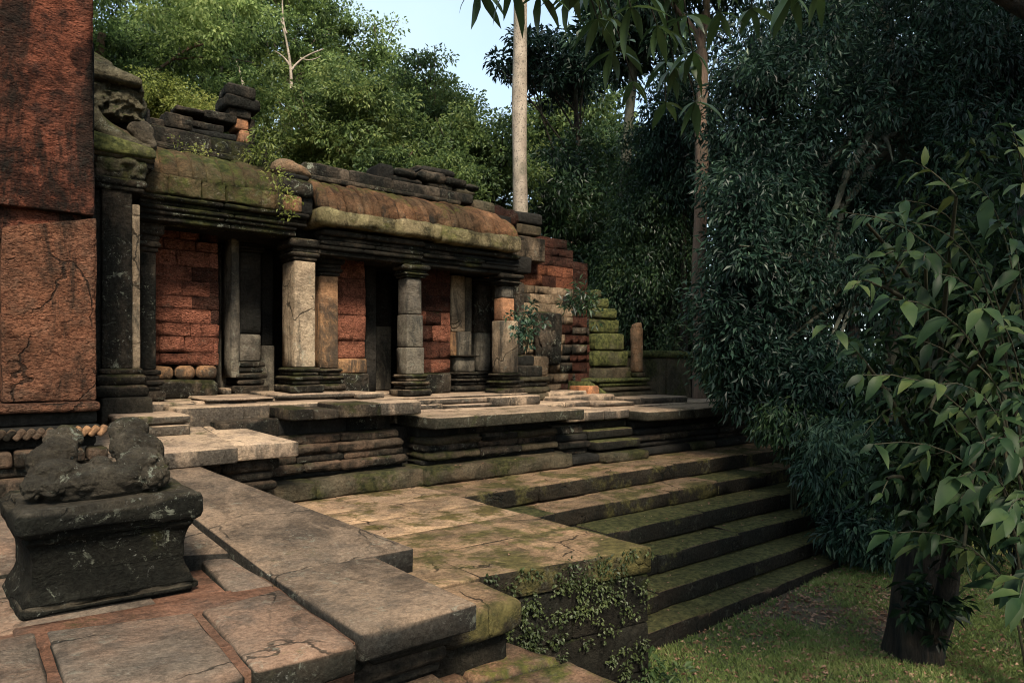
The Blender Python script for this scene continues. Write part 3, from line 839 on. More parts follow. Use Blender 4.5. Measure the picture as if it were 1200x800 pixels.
    wall('laterite_block', a, b, 9.25, 9.8, 1.34, 3.02, .24, .36, lambda x, z: 'laterite_dark' if (z > 2.35 or R(0, 1) < .5) else 'laterite', w3, r=.012, amp=.016, gap=.008, jy=.01, seg=.09)
    stone('sandstone_block', a, b, 9.2, 9.8, 1.02, 1.335, 'dark', w3, r=.03, amp=.015)
    # doorway three with pale re-set stones
    jamb(6.427, 6.702, 9.5, 9.9, 2.02, 2.95, 'pale_pillar')
    jamb(6.772, 6.915, 9.6, 9.9, 2.02, 2.95, 'grey_pillar')
    jamb(6.427, 6.546, 9.52, 9.9, 1.62, 2.015, 'ochre_pillar')
    jamb(6.546, 6.825, 9.48, 9.9, 1.62, 2.015, 'grey_pillar')
    pillar(6.495, 6.879, 9.46, .4, 1.02, 1.35, 1.60, 1.62, [(1, 'grey_pillar', 0)], bmat='dark')
    pillar(7.077, 7.336, 9.62, .4, 1.02, 1.35, 2.85, 2.95, [(.45, 'grey_pillar', 0), (1, 'dark', 0)], bmat='dark', cmat='black')
    # interior: floor, back and end walls keep it dark
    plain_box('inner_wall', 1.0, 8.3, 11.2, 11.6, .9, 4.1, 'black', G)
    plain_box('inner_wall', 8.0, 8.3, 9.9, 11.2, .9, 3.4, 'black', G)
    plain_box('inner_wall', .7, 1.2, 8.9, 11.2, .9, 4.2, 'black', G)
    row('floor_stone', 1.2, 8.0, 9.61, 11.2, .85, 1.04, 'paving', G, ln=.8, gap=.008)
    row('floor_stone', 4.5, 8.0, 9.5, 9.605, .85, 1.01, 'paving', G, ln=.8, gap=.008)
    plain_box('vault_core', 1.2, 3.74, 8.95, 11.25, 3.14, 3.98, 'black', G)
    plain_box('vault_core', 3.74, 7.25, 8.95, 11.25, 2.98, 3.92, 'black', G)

    # architraves: several fine horizontal mouldings cut into long beams
    aL = pivot('architrave', G, (2.5, 8.7, 3.1))
    for z0, z1, y, r in ((3.112, 3.175, 8.60, .015), (3.18, 3.225, 8.56, .02), (3.23, 3.275, 8.52, .02), (3.28, 3.325, 8.545, .02), (3.33, 3.385, 8.46, .025)):
        row('beam_moulding', 1.62, 3.56 if z0 > 3.2 else 3.44, y, 8.94, z0, z1, 'arch', aL, ln=.95, r=r, amp=.010, jy=.008)
    aR = pivot('architrave', G, (5.4, 8.7, 2.9))
    for z0, z1, y, r in ((2.925, 2.985, 8.64, .015), (2.99, 3.045, 8.59, .02), (3.05, 3.105, 8.56, .02), (3.11, 3.165, 8.58, .02), (3.17, 3.235, 8.50, .03)):
        row('beam_moulding', 3.76, 5.32, y, 8.94, z0, z1, 'arch', aR, ln=.8, r=r, amp=.012, jy=.01)
        row('beam_moulding', 5.33, 7.12, y + .03, 8.94, z0 - .01, z1 - .02, ['arch', 'black'], aR, ln=.6, r=r, amp=.022, jy=.025, jz=.012)
    stone('end_block', 7.05, 7.42, 8.62, 9.1, 2.95, 3.22, 'black', aR, r=.04, amp=.02)
    stone('end_block', 7.02, 7.36, 8.72, 9.2, 3.23, 3.50, 'base', aR, r=.03, amp=.015)

    # ribbed roof stones
    def rib_mesh(x0, x1, prof, bulge, sag=0.):
        prof = np.array(prof, float)
        m = len(prof)
        tg = np.gradient(prof, axis=0)
        nn = np.column_stack([-tg[:, 1], tg[:, 0]])
        nn /= np.linalg.norm(nn, axis=1, keepdims=True)
        nn *= np.where(nn[:, :1] > 0, -1, 1)
        cs = np.array([-1, -.88, -.45, 0, .45, .88, 1])
        rows_ = []
        for c in cs:
            off = bulge * math.sqrt(max(0, 1 - c * c)) - (.03 if abs(c) == 1 else 0)
            yz = prof + nn * off
            rows_.append(np.column_stack([np.full(m, (x0 + x1) / 2 + c * (x1 - x0) / 2), yz]))
        V = np.concatenate(rows_)
        V += (fnoise(V * 5) * .010 + fnoise(V * 15) * .007)[:, None] * np.array([.3, 1, 1])
        inner = V.copy()
        inner[:, 1] += .30
        inner[:, 2] -= .04
        n1 = len(V)
        V = np.concatenate([V, inner])
        F = []
        nc = len(cs)
        for i in range(nc - 1):
            for j in range(m - 1):
                a = i * m + j
                F.append((a, a + m, a + m + 1, a + 1))
                F.append((a + n1 + 1, a + m + n1 + 1, a + m + n1, a + n1))
        for i in range(nc - 1):
            for j in (0, m - 1):
                a, b = i * m + j, (i + 1) * m + j
                F.append((a, a + n1, b + n1, b) if j == 0 else (b, b + n1, a + n1, a))
        for j in range(m - 1):
            a = j
            F.append((a + 1, a + 1 + n1, a + n1, a))
            a = (nc - 1) * m + j
            F.append((a, a + n1, a + n1 + 1, a + 1))
        return V, np.array(F)
    def ribs(x0, x1, n, prof, bulge, mat, parent, name='roof_rib', shrink=None):
        cuts = [x0] + [x0 + (x1 - x0) * (i + R(-.12, .12)) / n for i in range(1, n)] + [x1]
        for a, b in zip(cuts[:-1], cuts[1:]):
            pf = np.array(prof)
            if shrink:
                pf = shrink(pf, (a + b) / 2)
            V, F = rib_mesh(a, b, pf + np.array([R(-.02, .02), R(-.015, .015)]), bulge, 0)
            c = V.mean(0)
            link(name, mesh_np(name, V - c, F), parent, c, M[mat if isinstance(mat, str) else random.choice(mat)])
    rL = pivot('roof', G, (2.5, 8.9, 3.4))
    row('eave_stone', 1.66, 3.22, 8.44, 9.0, 3.39, 3.60, 'roof_moss', rL, ln=.30, r=.02, amp=.03, jy=.015, jz=.012, seg=.05)
    ribs(1.70, 3.28, 10, [(8.50, 3.58), (8.54, 3.70), (8.64, 3.84), (8.82, 3.96), (9.12, 4.06), (9.3, 4.09)], .026, 'roof_moss', rL)
    row('ridge_beam', 1.74, 3.30, 9.16, 9.6, 4.09, 4.16, 'arch', rL, ln=.8, r=.02, amp=.014)
    row('ridge_beam', 1.72, 3.30, 9.20, 9.65, 4.165, 4.36, 'arch', rL, ln=1.0, r=.03, amp=.014)
    rR = pivot('roof', G, (5.4, 8.9, 3.3))
    for a, b in ((3.66, 4.75), (4.76, 5.35), (5.36, 5.48), (5.49, 6.98)):
        sg = -.03 if a > 5.4 else 0
        stone('eave_stone', a, b, 8.36 + R(-.02, .02), 9.0, 3.29 + sg, 3.472 + sg * .5, 'roof_pale', rR, r=.03, amp=.045, seg=.05, chip=.06)
    def shr(pf, x):
        k_ = max(0, (x - 6.5) / .6)
        pf = pf.copy()
        pf[:, 1] = 3.45 + (pf[:, 1] - 3.45) * (1 - .28 * k_ * k_)
        pf[:, 0] += .10 * k_ * k_
        return pf
    ribs(3.68, 7.06, 26, [(8.46, 3.45), (8.49, 3.58), (8.58, 3.73), (8.76, 3.87), (9.02, 3.96), (9.3, 4.0)], .020, 'roof_rib', rR, shrink=shr)
    row('ridge_stone', 3.72, 6.3, 9.05, 9.6, 4.0, 4.06, 'arch', rR, ln=1.1, r=.02, amp=.012)
    row('ridge_stone', 3.75, 6.6, 9.12, 9.65, 4.065, 4.23, ['arch', 'dark'], rR, ln=.75, r=.03, amp=.02, jz=.01)
    row('ridge_stone', 6.62, 7.05, 9.1, 9.65, 3.96, 4.16, ['dark', 'moss_base'], rR, ln=.5, r=.05, amp=.02)
    return G
gallery()

# ------------------------------------------------------------------ loose stones on the gallery roof
def roof_stones():
    t = thing('ridge_turret', 'broken stone turret with a wide cap standing on the left gallery roof', 'roof turret', (3.126, 9.8, 4.3))
    a, b = 2.869, 3.314
    stone('cap_stone', a + .03, b - .06, 9.6, 10.1, 5.108, 5.236, 'dark', t, r=.02, amp=.04, rz=-.06, ry=.05, seg=.05, chip=.05)
    stone('cap_stone', a, b, 9.6, 10.1, 4.956, 5.096, 'dark', t, r=.025, amp=.035, rz=.05, seg=.06, chip=.06)
    stone('under_cap', a + .06, b - .10, 9.65, 10.0, 4.839, 4.95, 'dark', t, r=.02, amp=.02)
    stone('neck_stone', 3.014, 3.197, 9.68, 10.0, 4.687, 4.851, 'orange_pillar', t, r=.03)
    stone('neck_stone', 3.082, 3.209, 9.68, 10.0, 4.512, 4.687, 'orange_pillar', t, r=.03)
    stone('neck_stone', 3.22, 3.29, 9.70, 10.0, 4.512, 4.874, 'base', t, r=.03)
    stone('foot_stone', a + .05, b + .1, 9.66, 10.1, 4.2, 4.512, 'arch', t, r=.03)
    t = thing('roof_blocks', 'layered dark stones piled on the left gallery ridge beside the turret', 'stones', (2.6, 9.8, 4.3))
    stone('block', 2.132, 2.481, 9.66, 10.1, 4.52, 4.719, 'base', t, r=.025, amp=.03, rz=R(-.04, .04), seg=.08, chip=.04)
    stone('block', 2.315, 2.869, 9.66, 10.1, 4.569, 4.681, 'dark', t, r=.025, amp=.03, rz=R(-.04, .04), seg=.08, chip=.04)
    stone('block', 2.439, 3.026, 9.66, 10.1, 4.496, 4.587, 'black', t, r=.025, amp=.03, rz=R(-.04, .04), seg=.08, chip=.04)
    stone('block', 2.608, 3.026, 9.66, 10.1, 4.743, 4.857, 'dark', t, r=.025, amp=.03, rz=R(-.04, .04), seg=.08, chip=.04)
    stone('block', 2.264, 2.629, 9.66, 10.1, 4.761, 4.839, 'base', t, r=.025, amp=.03, rz=R(-.04, .04), seg=.08, chip=.04)
    stone('block', 1.897, 2.132, 9.66, 10.1, 4.458, 4.599, 'base', t, r=.025, amp=.03, rz=R(-.04, .04), seg=.08, chip=.04)
    stone('block', 1.974, 3.048, 9.66, 10.1, 4.403, 4.515, 'arch', t, r=.025, amp=.03, rz=R(-.04, .04), seg=.08, chip=.04)
    stone('block', 1.75, 2.9, 9.7, 10.2, 4.1, 4.22, 'black', t)
    t = thing('broken_roof_stones', 'red brown broken roof stones behind the carved gable end', 'stones', (2.2, 10.6, 4.6))
    for x0, x1, z0, z1 in ((1.75, 2.25, 4.35, 4.72), (2.2, 2.5, 4.45, 4.66)):
        stone('block', x0 + .25, x1 + .25, 10.4, 10.9, z0 - .3, z1 + .08, 'laterite_dark', t, r=.08, amp=.05, seg=.08)
    # finial between the two roofs
    t = thing('roof_finial', 'stacked finial stone with a smooth rounded boulder on top between the two roofs', 'finial', (3.38, 8.7, 3.38))
    stone('pale_block', 3.20, 3.46, 8.46, 8.9, 3.39, 3.60, 'ochre_pillar', t, r=.03, amp=.012)
    stone('side_block', 3.465, 3.62, 8.50, 8.9, 3.38, 3.62, 'black', t, r=.04, amp=.02)
    stone('middle_block', 3.18, 3.60, 8.42, 8.9, 3.605, 3.80, 'arch', t, r=.05, amp=.03, seg=.07)
    stone('neck_stone', 3.22, 3.56, 8.46, 8.9, 3.80, 3.87, 'black', t, r=.03, amp=.02)
    lumps('rounded_boulder', [(3.30, 8.66, 3.96, .17, .2, .12), (3.43, 8.66, 3.94, .19, .2, .09), (3.52, 8.66, 3.91, .13, .18, .06)], 'stele', t, vox=.025, amp=.012)
    # loose course stones on the right ridge
    t = thing('ridge_rubble', 'row of loose dark eroded stones lying along the right gallery ridge', 'stones', (5.6, 9.5, 4.22))
    for x0, x1, z0, z1, m in ((4.95, 5.22, 4.225, 4.47, 'black'), (5.2, 5.75, 4.225, 4.34, 'dark'), (5.22, 5.62, 4.345, 4.45, 'arch'), (5.64, 6.1, 4.345, 4.47, 'dark'),
                              (5.8, 6.3, 4.235, 4.34, 'arch'), (6.12, 6.52, 4.34, 4.45, 'dark'), (6.35, 6.75, 4.225, 4.33, 'moss_base'), (6.55, 6.8, 4.33, 4.41, 'dark'), (5.7, 6.3, 4.475, 4.55, 'black')):
        stone('ridge_block', x0, x1 - .01, 9.2 + R(-.04, .04), 9.65, z0, z1, m, t, r=.05, amp=.03, seg=.09, chip=.05)
    t = thing('brown_stones', 'reddish brown loose stones stacked above the right ridge rubble', 'stones', (6.6, 10.6, 4.6))
    for x0, x1, z0, z1 in ((6.1, 6.55, 4.3, 4.8), (6.5, 7.1, 4.3, 4.72), (6.3, 6.9, 4.725, 4.95)):
        stone('block', x0, x1, 10.4, 10.9, z0, z1, 'base', t, r=.05, amp=.03)
    t = thing('roof_end_block', 'pitted orange brown laterite block at the right end of the gallery ridge', 'stone', (7.3, 9.6, 3.9))
    lumps('laterite_block', [(7.22, 9.4, 3.99, .22, .3, .2), (7.45, 9.4, 3.97, .2, .3, .18)], 'laterite_dark', t, vox=.03, amp=.05, freq=7)
    t = thing('dark_capstone', 'dark flat capstone perched above the pale trunk side of the ruined wall', 'stone', (7.841, 9.4, 3.8))
    stone('capstone', 7.514, 8.221, 9.25, 9.8, 3.941, 4.136, 'black', t, r=.04, amp=.02)
    stone('mossy_block', 7.571, 8.221, 9.27, 9.8, 3.747, 3.926, 'moss_base', t, r=.03, amp=.02)
    stone('lower_block', 7.571, 8.343, 9.3, 9.8, 3.30, 3.732, 'base', t, r=.03, amp=.02)
roof_stones()

# ------------------------------------------------------------------ carved gable end over the dark pilaster
def gatehouse():
    G = thing('gate_pavilion', 'tall red stone door jamb and dark carved pilaster of the temple gate', 'gate', (.8, 7.4, .4))
    # red jamb in two huge stones
    qstone('jamb_stone', [(.315, 6.60), (.942, 6.60), (.942, 7.25), (.315, 7.25)], 1.19, [2.55, 2.695, 2.695, 2.55], 'red_jamb', G, r=.016, amp=.014, seg=.04, chip=.05)
    qstone('jamb_stone', [(.20, 6.57), (.925, 6.58), (.925, 7.25), (.20, 7.25)], 2.705, 4.9, 'red_dark', G, r=.018, amp=.018, seg=.045, chip=.05)
    qstone('joint_stone', [(.30, 6.66), (.90, 6.66), (.90, 7.2), (.30, 7.2)], 2.45, 2.80, 'red_dark', G, amp=.004)
    stone('jamb_foot', .1, .965, 6.53, 7.25, 1.105, 1.185, 'red_jamb', G, r=.03, amp=.006, seg=.08)
    stone('jamb_foot', -.1, .955, 6.66, 7.25, 1.0, 1.10, 'black', G, r=.02)
    # rope moulding of slanted beads
    rp = pivot('rope_moulding', G, (.5, 6.58, .94))
    x = .02
    while x < .97:
        stone('rope_bead', x, x + .052, 6.50, 6.62, .895, .995, 'mould' if x < .75 else 'ochre_pillar', rp, r=.018, amp=.004, seg=.05, ry=.75)
        x += .062
    stone('rope_bed', -.1, .97, 6.56, 7.2, .90, .995, 'black', G, r=.02)
    stone('base_moulding', -.1, .95, 6.66, 7.2, .82, .895, 'black', G, r=.02)
    lo = pivot('lotus_moulding', G, (.5, 6.5, .76))
    x = -.1
    while x < .95:
        stone('lotus_petal', x, x + .155, 6.46, 6.7, .70, .82, 'mould', lo, r=.03, amp=.018, seg=.04, chip=.04)
        x += .16
    stone('base_moulding', -.1, 1.0, 6.52, 7.2, .62, .695, 'dark', G, r=.03)
    stone('base_moulding', -.1, 1.05, 6.44, 7.2, .30, .615, 'mould', G, r=.04, amp=.012)
    iw = pivot('inner_wall', G, (-.3, 7.4, 0))
    wall('wall_block', -1.4, .10, 6.92, 8.0, -.1, 4.5, .38, .62, ['dark', 'laterite_dark', 'base'], iw, jy=.02, amp=.02, r=.02, gap=.008)
    # dark pilaster
    p = pivot('pilaster', G, (1.4, 8.3, 1.1))
    stone('shaft', 1.222, 1.50, 8.20, 8.7, 1.44, 3.30, 'dark', p, r=.015, amp=.006, seg=.1)
    stone('lit_shaft_edge', 1.503, 1.578, 8.225, 8.7, 1.44, 3.18, 'pale_pillar', p, r=.012, amp=.004, seg=.1)  # paler stone paints the light this edge catches
    stone('side_panel', 1.13, 1.219, 8.26, 8.7, 1.2, 3.30, 'black', p, r=.01)
    for z0, z1, e, m in ((1.385, 1.435, .02, 'base'), (1.27, 1.375, .05, 'base'), (1.14, 1.262, .065, 'base')):
        stone('base_moulding', 1.22 - e, 1.58 + e, 8.20 - e, 8.7, z0, z1, m, p, r=.045, amp=.018, seg=.06)
    stone('carved_plinth', 1.20, 1.66, 8.05, 8.7, .70, 1.135, 'statue', p, r=.02, amp=.014, seg=.08)
    for z0, z1, e, m in ((3.30, 3.345, .03, 'arch'), (3.35, 3.42, .05, 'arch'), (3.42, 3.50, .02, 'arch')):
        stone('capital', 1.15, 1.58 + e, 8.2 - e, 8.8, z0, z1, m, p, r=.025, amp=.014, seg=.08)
    lumps('carved_capital', [(1.30, 8.24, 3.56, .16, .12, .11), (1.46, 8.2, 3.60, .11, .12, .07), (1.57, 8.2, 3.56, .08, .1, .08), (1.50, 8.2, 3.49, .05, .06, .05), (1.58, 8.2, 3.48, .05, .06, .05), (1.40, 8.3, 3.55, .25, .1, .12), (1.40, 8.23, 3.55, .2, .08, .06), (1.30, 8.2, 3.50, .1, .07, .03), (1.52, 8.19, 3.53, .09, .07, .04), (1.22, 8.2, 3.58, .07, .08, .06)],
          'gable', p, vox=.018, amp=.018, freq=19)
    # cornice and carved gable
    g = pivot('gable', G, (1.4, 8.3, 3.7))
    for (za, zb_), (dz, y, m) in zip(((3.70, 3.76), (3.765, 3.80), (3.80, 3.86)), ((0, 8.16, 'arch'), (0, 8.12, 'moss_base'), (0, 8.08, 'mossy'))):
        qstone('cornice', [(1.0, y), (1.70, y), (1.70, 8.7), (1.0, 8.7)], za - .14, [zb_, zb_ - .10, zb_ - .10, zb_], m, g, r=.025, amp=.01, seg=.1)
    V, F = tube_arrays(bez((1.12, 8.3, 4.10), (1.20, 8.25, 3.86), (1.66, 8.25, 3.76), 12), .09, 10, .18)
    link('curved_frame', mesh_np('curved_frame', V - np.array([1.3, 8.2, 3.8]), F), g, (1.3, 8.2, 3.8), M['gable'])
    V, F = tube_arrays(bez((1.20, 8.32, 4.06), (1.30, 8.3, 3.93), (1.60, 8.3, 3.88), 10), .05, 8, .18)
    link('curved_frame', mesh_np('curved_frame', V - np.array([1.3, 8.2, 3.8]), F), g, (1.3, 8.2, 3.8), M['moss_base'])
    stone('gable_back', 1.0, 1.72, 8.45, 9.0, 3.7, 4.3, 'black', g)
    bl = []
    for i in range(190):
        bl.append((R(1.08, 1.62), 8.30 + R(-.06, .1), R(4.08, 4.47), R(.018, .05), R(.03, .07), R(.018, .05)))
    bl += [(1.35, 8.42, 4.28, .34, .14, .22)]
    lumps('carved_foliage', bl, 'gable', g, vox=.014, amp=.014, freq=21, crease=.025)
    lumps('scroll_end', [(1.62, 8.26, 3.92, .10, .12, .15), (1.67, 8.26, 3.84, .08, .1, .1), (1.56, 8.28, 3.98, .10, .1, .08)], 'statue', g, vox=.022, amp=.02, freq=12)
    qstone('top_slab', [(1.05, 8.12), (1.58, 8.12), (1.58, 8.7), (1.05, 8.7)], 4.42, [4.62, 4.50, 4.50, 4.62], 'gable', g, r=.03, amp=.014)
    qstone('top_slab', [(.9, 8.3), (1.35, 8.3), (1.35, 8.9), (.9, 8.9)], 4.55, [4.86, 4.66, 4.66, 4.86], 'gable', g, r=.04, amp=.02)
    plain_box('rubble_core', .1, 1.02, 7.26, 8.9, -.1, 4.4, 'black', G)
gatehouse()

# ------------------------------------------------------------------ ruined wall, buttress, stele
def ruins():
    t = thing('ruined_wall', 'broken end wall of mixed grey and orange blocks right of the gallery', 'wall', (8.6, 9.9, 1))
    def skip(x, z):
        return (x > 9.32 and z > 3.48) or (x > 9.1 and z > 3.72) or (x > 9.78 and z > 2.75)
    def mt(x, z):
        r_ = R(0, 1)
        if z > 3.34: return 'laterite_dark'
        if z > 3.0: return 'laterite_bright' if (x < 9.25 and r_ < .8) else 'laterite_dark'
        if x > 9.05 and z < 2.3: return 'laterite_bright' if (r_ < .3 and x < 9.5) else ('laterite_dark' if r_ < .85 else 'dark')
        if x > 9.45: return 'laterite_dark' if r_ < .6 else 'moss_base'
        return 'blocks' if r_ < .88 else 'dark'
    wall('wall_block', 9.745, 10.3, 9.66, 10.2, .95, 2.75, .185, .30, mt, t, jy=.004, amp=.012, r=.007, gap=.002, seg=.09, chip=.015)
    wall('wall_block', 9.33, 9.74, 9.64, 10.2, .95, 3.45, .185, .28, mt, t, jy=.004, amp=.012, r=.007, gap=.002, seg=.09, chip=.015)
    wall('wall_block', 7.45, 9.325, 9.62, 10.2, .95, 3.84, .185, .34, mt, t, skip=skip, jy=.008, amp=.014, r=.008, gap=.003, seg=.09, chip=.02)
    plain_box('rubble_core', 7.5, 9.3, 10.0, 10.6, .8, 3.6, 'black', t)
    # carved panel and moulded foot in front of it
    stone('carved_panel', 8.291, 8.884, 9.45, 9.62, 1.45, 2.426, 'dark', t, r=.04, amp=.02, seg=.07)
    lumps('carved_figure', [(8.5, 9.44, 1.95, .12, .05, .2), (8.5, 9.42, 2.2, .07, .06, .08), (8.42, 9.43, 1.7, .07, .05, .15), (8.56, 9.43, 1.7, .07, .05, .15), (8.35, 9.44, 1.95, .05, .05, .15), (8.66, 9.44, 1.95, .05, .05, .15)],
          'dark', t, vox=.022, amp=.015)
    for z0, z1, y, x0, x1, m in ((.85, .97, 8.98, 7.28, 8.30, 'moss_base'), (.975, 1.08, 9.02, 7.30, 8.24, 'moss_base'), (1.085, 1.17, 9.06, 7.28, 8.2, 'dark'), (1.175, 1.25, 9.02, 7.30, 8.22, 'moss_base'), (1.255, 1.45, 9.1, 7.32, 8.1, 'dark'), (1.45, 1.62, 9.16, 7.35, 7.95, 'black')):
        row('foot_moulding', x0, x1, y, 9.6, z0, z1, m, t, ln=.5, r=.035, amp=.02)
    stone('broken_block', 7.98, 8.35, 9.2, 9.62, 1.26, 1.62, 'blocks', t, r=.05, amp=.03)
    stone('broken_block', 7.32, 7.8, 9.25, 9.62, 1.62, 2.9, 'dark', t, r=.05, amp=.03)

    t = thing('stepped_buttress', 'bright green moss-covered wall end stepping down like stairs', 'wall', (10.4, 9.6, .8))
    tops = [(2.932, 9.967), (2.77, 10.212), (2.576, 10.412), (2.375, 10.538), (2.086, 10.666), (1.743, 10.822), (1.413, 10.927), (.75, 11.0)]
    for i in range(7):
        x0 = 9.8
        row('mossy_block', x0, tops[i][1], 9.50 + R(-.03, .03), 10.1, tops[i + 1][0] + .006, tops[i][0], 'mossy' if i < 6 else ['laterite_dark', 'moss_base'], t, ln=.5, r=.04, amp=.025, jy=.03)
    # stele on its stepped base
    b = thing('stone_plinth', 'low stepped mossy stone base under the upright stele', 'plinth', (10.405, 9.3, .74))
    stone('base_stone', 9.7, 11.294, 9.15, 9.9, .74, .93, 'moss_base', b, r=.04, amp=.02)
    stone('base_stone', 9.747, 11.159, 9.2, 9.9, .935, 1.03, 'moss_base', b, r=.035, amp=.015)
    stone('base_stone', 9.676, 11.078, 9.24, 9.9, 1.035, 1.11, 'mossy', b, r=.03, amp=.015)
    stone('base_stone', 9.559, 11.132, 9.20, 9.9, 1.115, 1.20, 'mossy', b, r=.03, amp=.015)
    qstone('ramp_stone', [(9.048, 8.9), (9.521, 8.9), (9.521, 9.5), (9.048, 9.5)], .75, [1.18, .95, .95, 1.18], 'mossy', b, r=.03, amp=.012)
    stone('orange_block', 8.988, 9.277, 8.86, 9.4, .75, 1.08, 'orange_pillar', b, r=.03)
    s = thing('stele', 'slender upright stele with a pointed top standing on the mossy base', 'stele', (11.086, 9.5, 1.2))
    x0, x1 = 10.953, 11.167
    zt = 2.225
    stone('slab', x0, x1, 9.42, 9.62, 1.30, zt, 'stele', s, r=.03, amp=.012, seg=.08)
    stone('stele_foot', x0 - .02, x1 + .02, 9.38, 9.62, 1.20, 1.30, 'moss_base', s, r=.02, amp=.012)
    xm = (x0 + x1) / 2
    qstone('pointed_top', [(x0 + .01, 9.43), (x1 - .01, 9.43), (x1 - .01, 9.61), (x0 + .01, 9.61)], zt - .04, [zt + .07, zt + .13, zt + .13, zt + .07], 'stele', s, r=.05, amp=.012, seg=.05)
    t = thing('low_wall', 'long low moss-topped wall running behind the stele into the foliage', 'wall', (12.5, 10.3, 0))
    row('wall_block', 11.179, 16.5, 10.2, 10.7, -.3, 1.618, ['black', 'moss_base'], t, ln=.9, r=.04)
    row('coping_stone', 11.125, 16.5, 10.15, 10.75, 1.618 + .004, 1.776, 'mossy', t, ln=.8, r=.035, amp=.02, jz=.012)
    t = thing('far_stone_rail', 'pale broken stone rail lying beyond the low mossy wall', 'stones', (14, 13, 0))
    row('rail_stone', 14.351, 17.197, 13, 13.4, 2.048, 2.191, 'base', t, ln=.8, r=.04, amp=.02)
    row('rail_stone', 14.351, 19.411, 12.95, 13.4, 1.881, 2.001, 'base', t, ln=.8, r=.04, amp=.02)
    row('rail_stone', 14.351, 19.411, 13.05, 13.4, -.9, 1.858, 'black', t, ln=.9, r=.04, amp=.02)
ruins()

# ------------------------------------------------------------------ pedestal and broken statue
def pedestal():
    t = thing('stone_pedestal', 'squat dark lichened pedestal with flared foot and overhanging cap in the left foreground', 'pedestal', (.8, 4.85, .15))
    def ring(z, x0, x1, y0, y1):
        return z, x0, x1, y0, y1
    # foot, waist and cornice as one turned block made of stacked courses
    qstone('foot', [(.285, 4.43), (1.150, 4.40), (1.175, 5.02), (.235, 5.08)], .125, [.215, .225, .225, .215], 'pedestal', t, r=.035, amp=.018, seg=.05, chip=.08)
    def flare(name, zs, ins, q, mat):
        q = np.array(q, float)
        cen = q.mean(0)
        V, F = [], []
        ns = 12
        ring_ = []
        for a in range(4):
            for s in np.linspace(0, 1, ns, endpoint=False):
                ring_.append(q[a] * (1 - s) + q[(a + 1) % 4] * s)
        ring_ = np.array(ring_)
        m = len(ring_)
        for z, i in zip(zs, ins):
            d = ring_ - cen
            V.append(np.column_stack([cen + d * (1 - i), np.full(m, z)]))
        V = np.concatenate(V)
        V += fnoise(V * 7)[:, None] * .008 * np.array([1, 1, .4]) + fnoise(V * 19)[:, None] * .004
        nr = len(zs)
        a = np.arange(nr - 1)[:, None] * m
        j = np.arange(m)[None, :]
        F = np.stack([a + j, a + (j + 1) % m, a + m + (j + 1) % m, a + m + j], -1).reshape(-1, 4)
        c = np.array([*cen, zs[0]])
        return link(name, mesh_np(name, V - c, F), t, c, M[mat])
    flare('flared_foot', [.205, .235, .27, .30, .33, .355], [.01, .03, .07, .105, .125, .13], [(.29, 4.44), (1.140, 4.42), (1.165, 5.0), (.245, 5.06)], 'pedestal')
    flare('waist', [.35, .38, .42, .46, .49, .52, .54], [.12, .115, .12, .11, .09, .06, .03], [(.29, 4.44), (1.140, 4.42), (1.165, 5.0), (.245, 5.06)], 'pedestal')
    qstone('under_cap', [(.295, 4.42), (1.13, 4.40), (1.15, 5.02), (.27, 5.10)], .525, [.60, .60, .60, .60], 'pedestal', t, r=.03, amp=.016, seg=.06, chip=.06)
    qstone('cap_slab', [(.262, 4.34), (1.180, 4.36), (1.165, 5.08), (.235, 5.16)], .575, [.722, .738, .748, .735], 'pedestal', t, r=.04, amp=.014, seg=.05, chip=.06)
    s = thing('broken_statue', 'broken lion statue of which only lichened haunches and paws remain on the pedestal', 'statue', (.72, 4.7, .75))
    bl = [(.46, 4.66, .85, .14, .20, .13), (.70, 4.64, .83, .20, .19, .11), (.88, 4.64, .87, .15, .19, .14), (.67, 4.64, .79, .36, .18, .09), (.36, 4.62, .83, .06, .14, .10), (.99, 4.64, .86, .06, .16, .12),
          (.47, 4.60, .95, .11, .12, .07), (.88, 4.60, .97, .12, .13, .085), (.49, 4.78, 1.03, .10, .13, .12, (.3, .15, 0)), (.53, 4.90, 1.12, .10, .10, .10), (.42, 4.76, .98, .09, .13, .12),
          (.86, 4.80, 1.05, .11, .14, .13, (.3, -.1, 0)), (.88, 4.92, 1.16, .115, .11, .10), (.96, 4.78, 1.0, .09, .13, .13), (.70, 4.52, .90, .10, .07, .06), (.68, 4.92, .82, .32, .18, .08),
          (.58, 4.50, .86, .09, .07, .07), (.80, 4.49, .87, .09, .07, .08), (.43, 4.50, .84, .07, .06, .08), (.93, 4.50, .84, .07, .06, .09), (.69, 4.70, .95, .06, .1, .05), (.60, 4.56, .93, .05, .06, .05)]
    bl = [(b_[0], b_[1], .74 + (b_[2] - .74) * .80, b_[3], b_[4], b_[5] * .84, *b_[6:]) for b_ in bl]
    o = lumps('statue_body', bl, 'statue', s, vox=.010, amp=.011, freq=21, crease=.05)
pedestal()

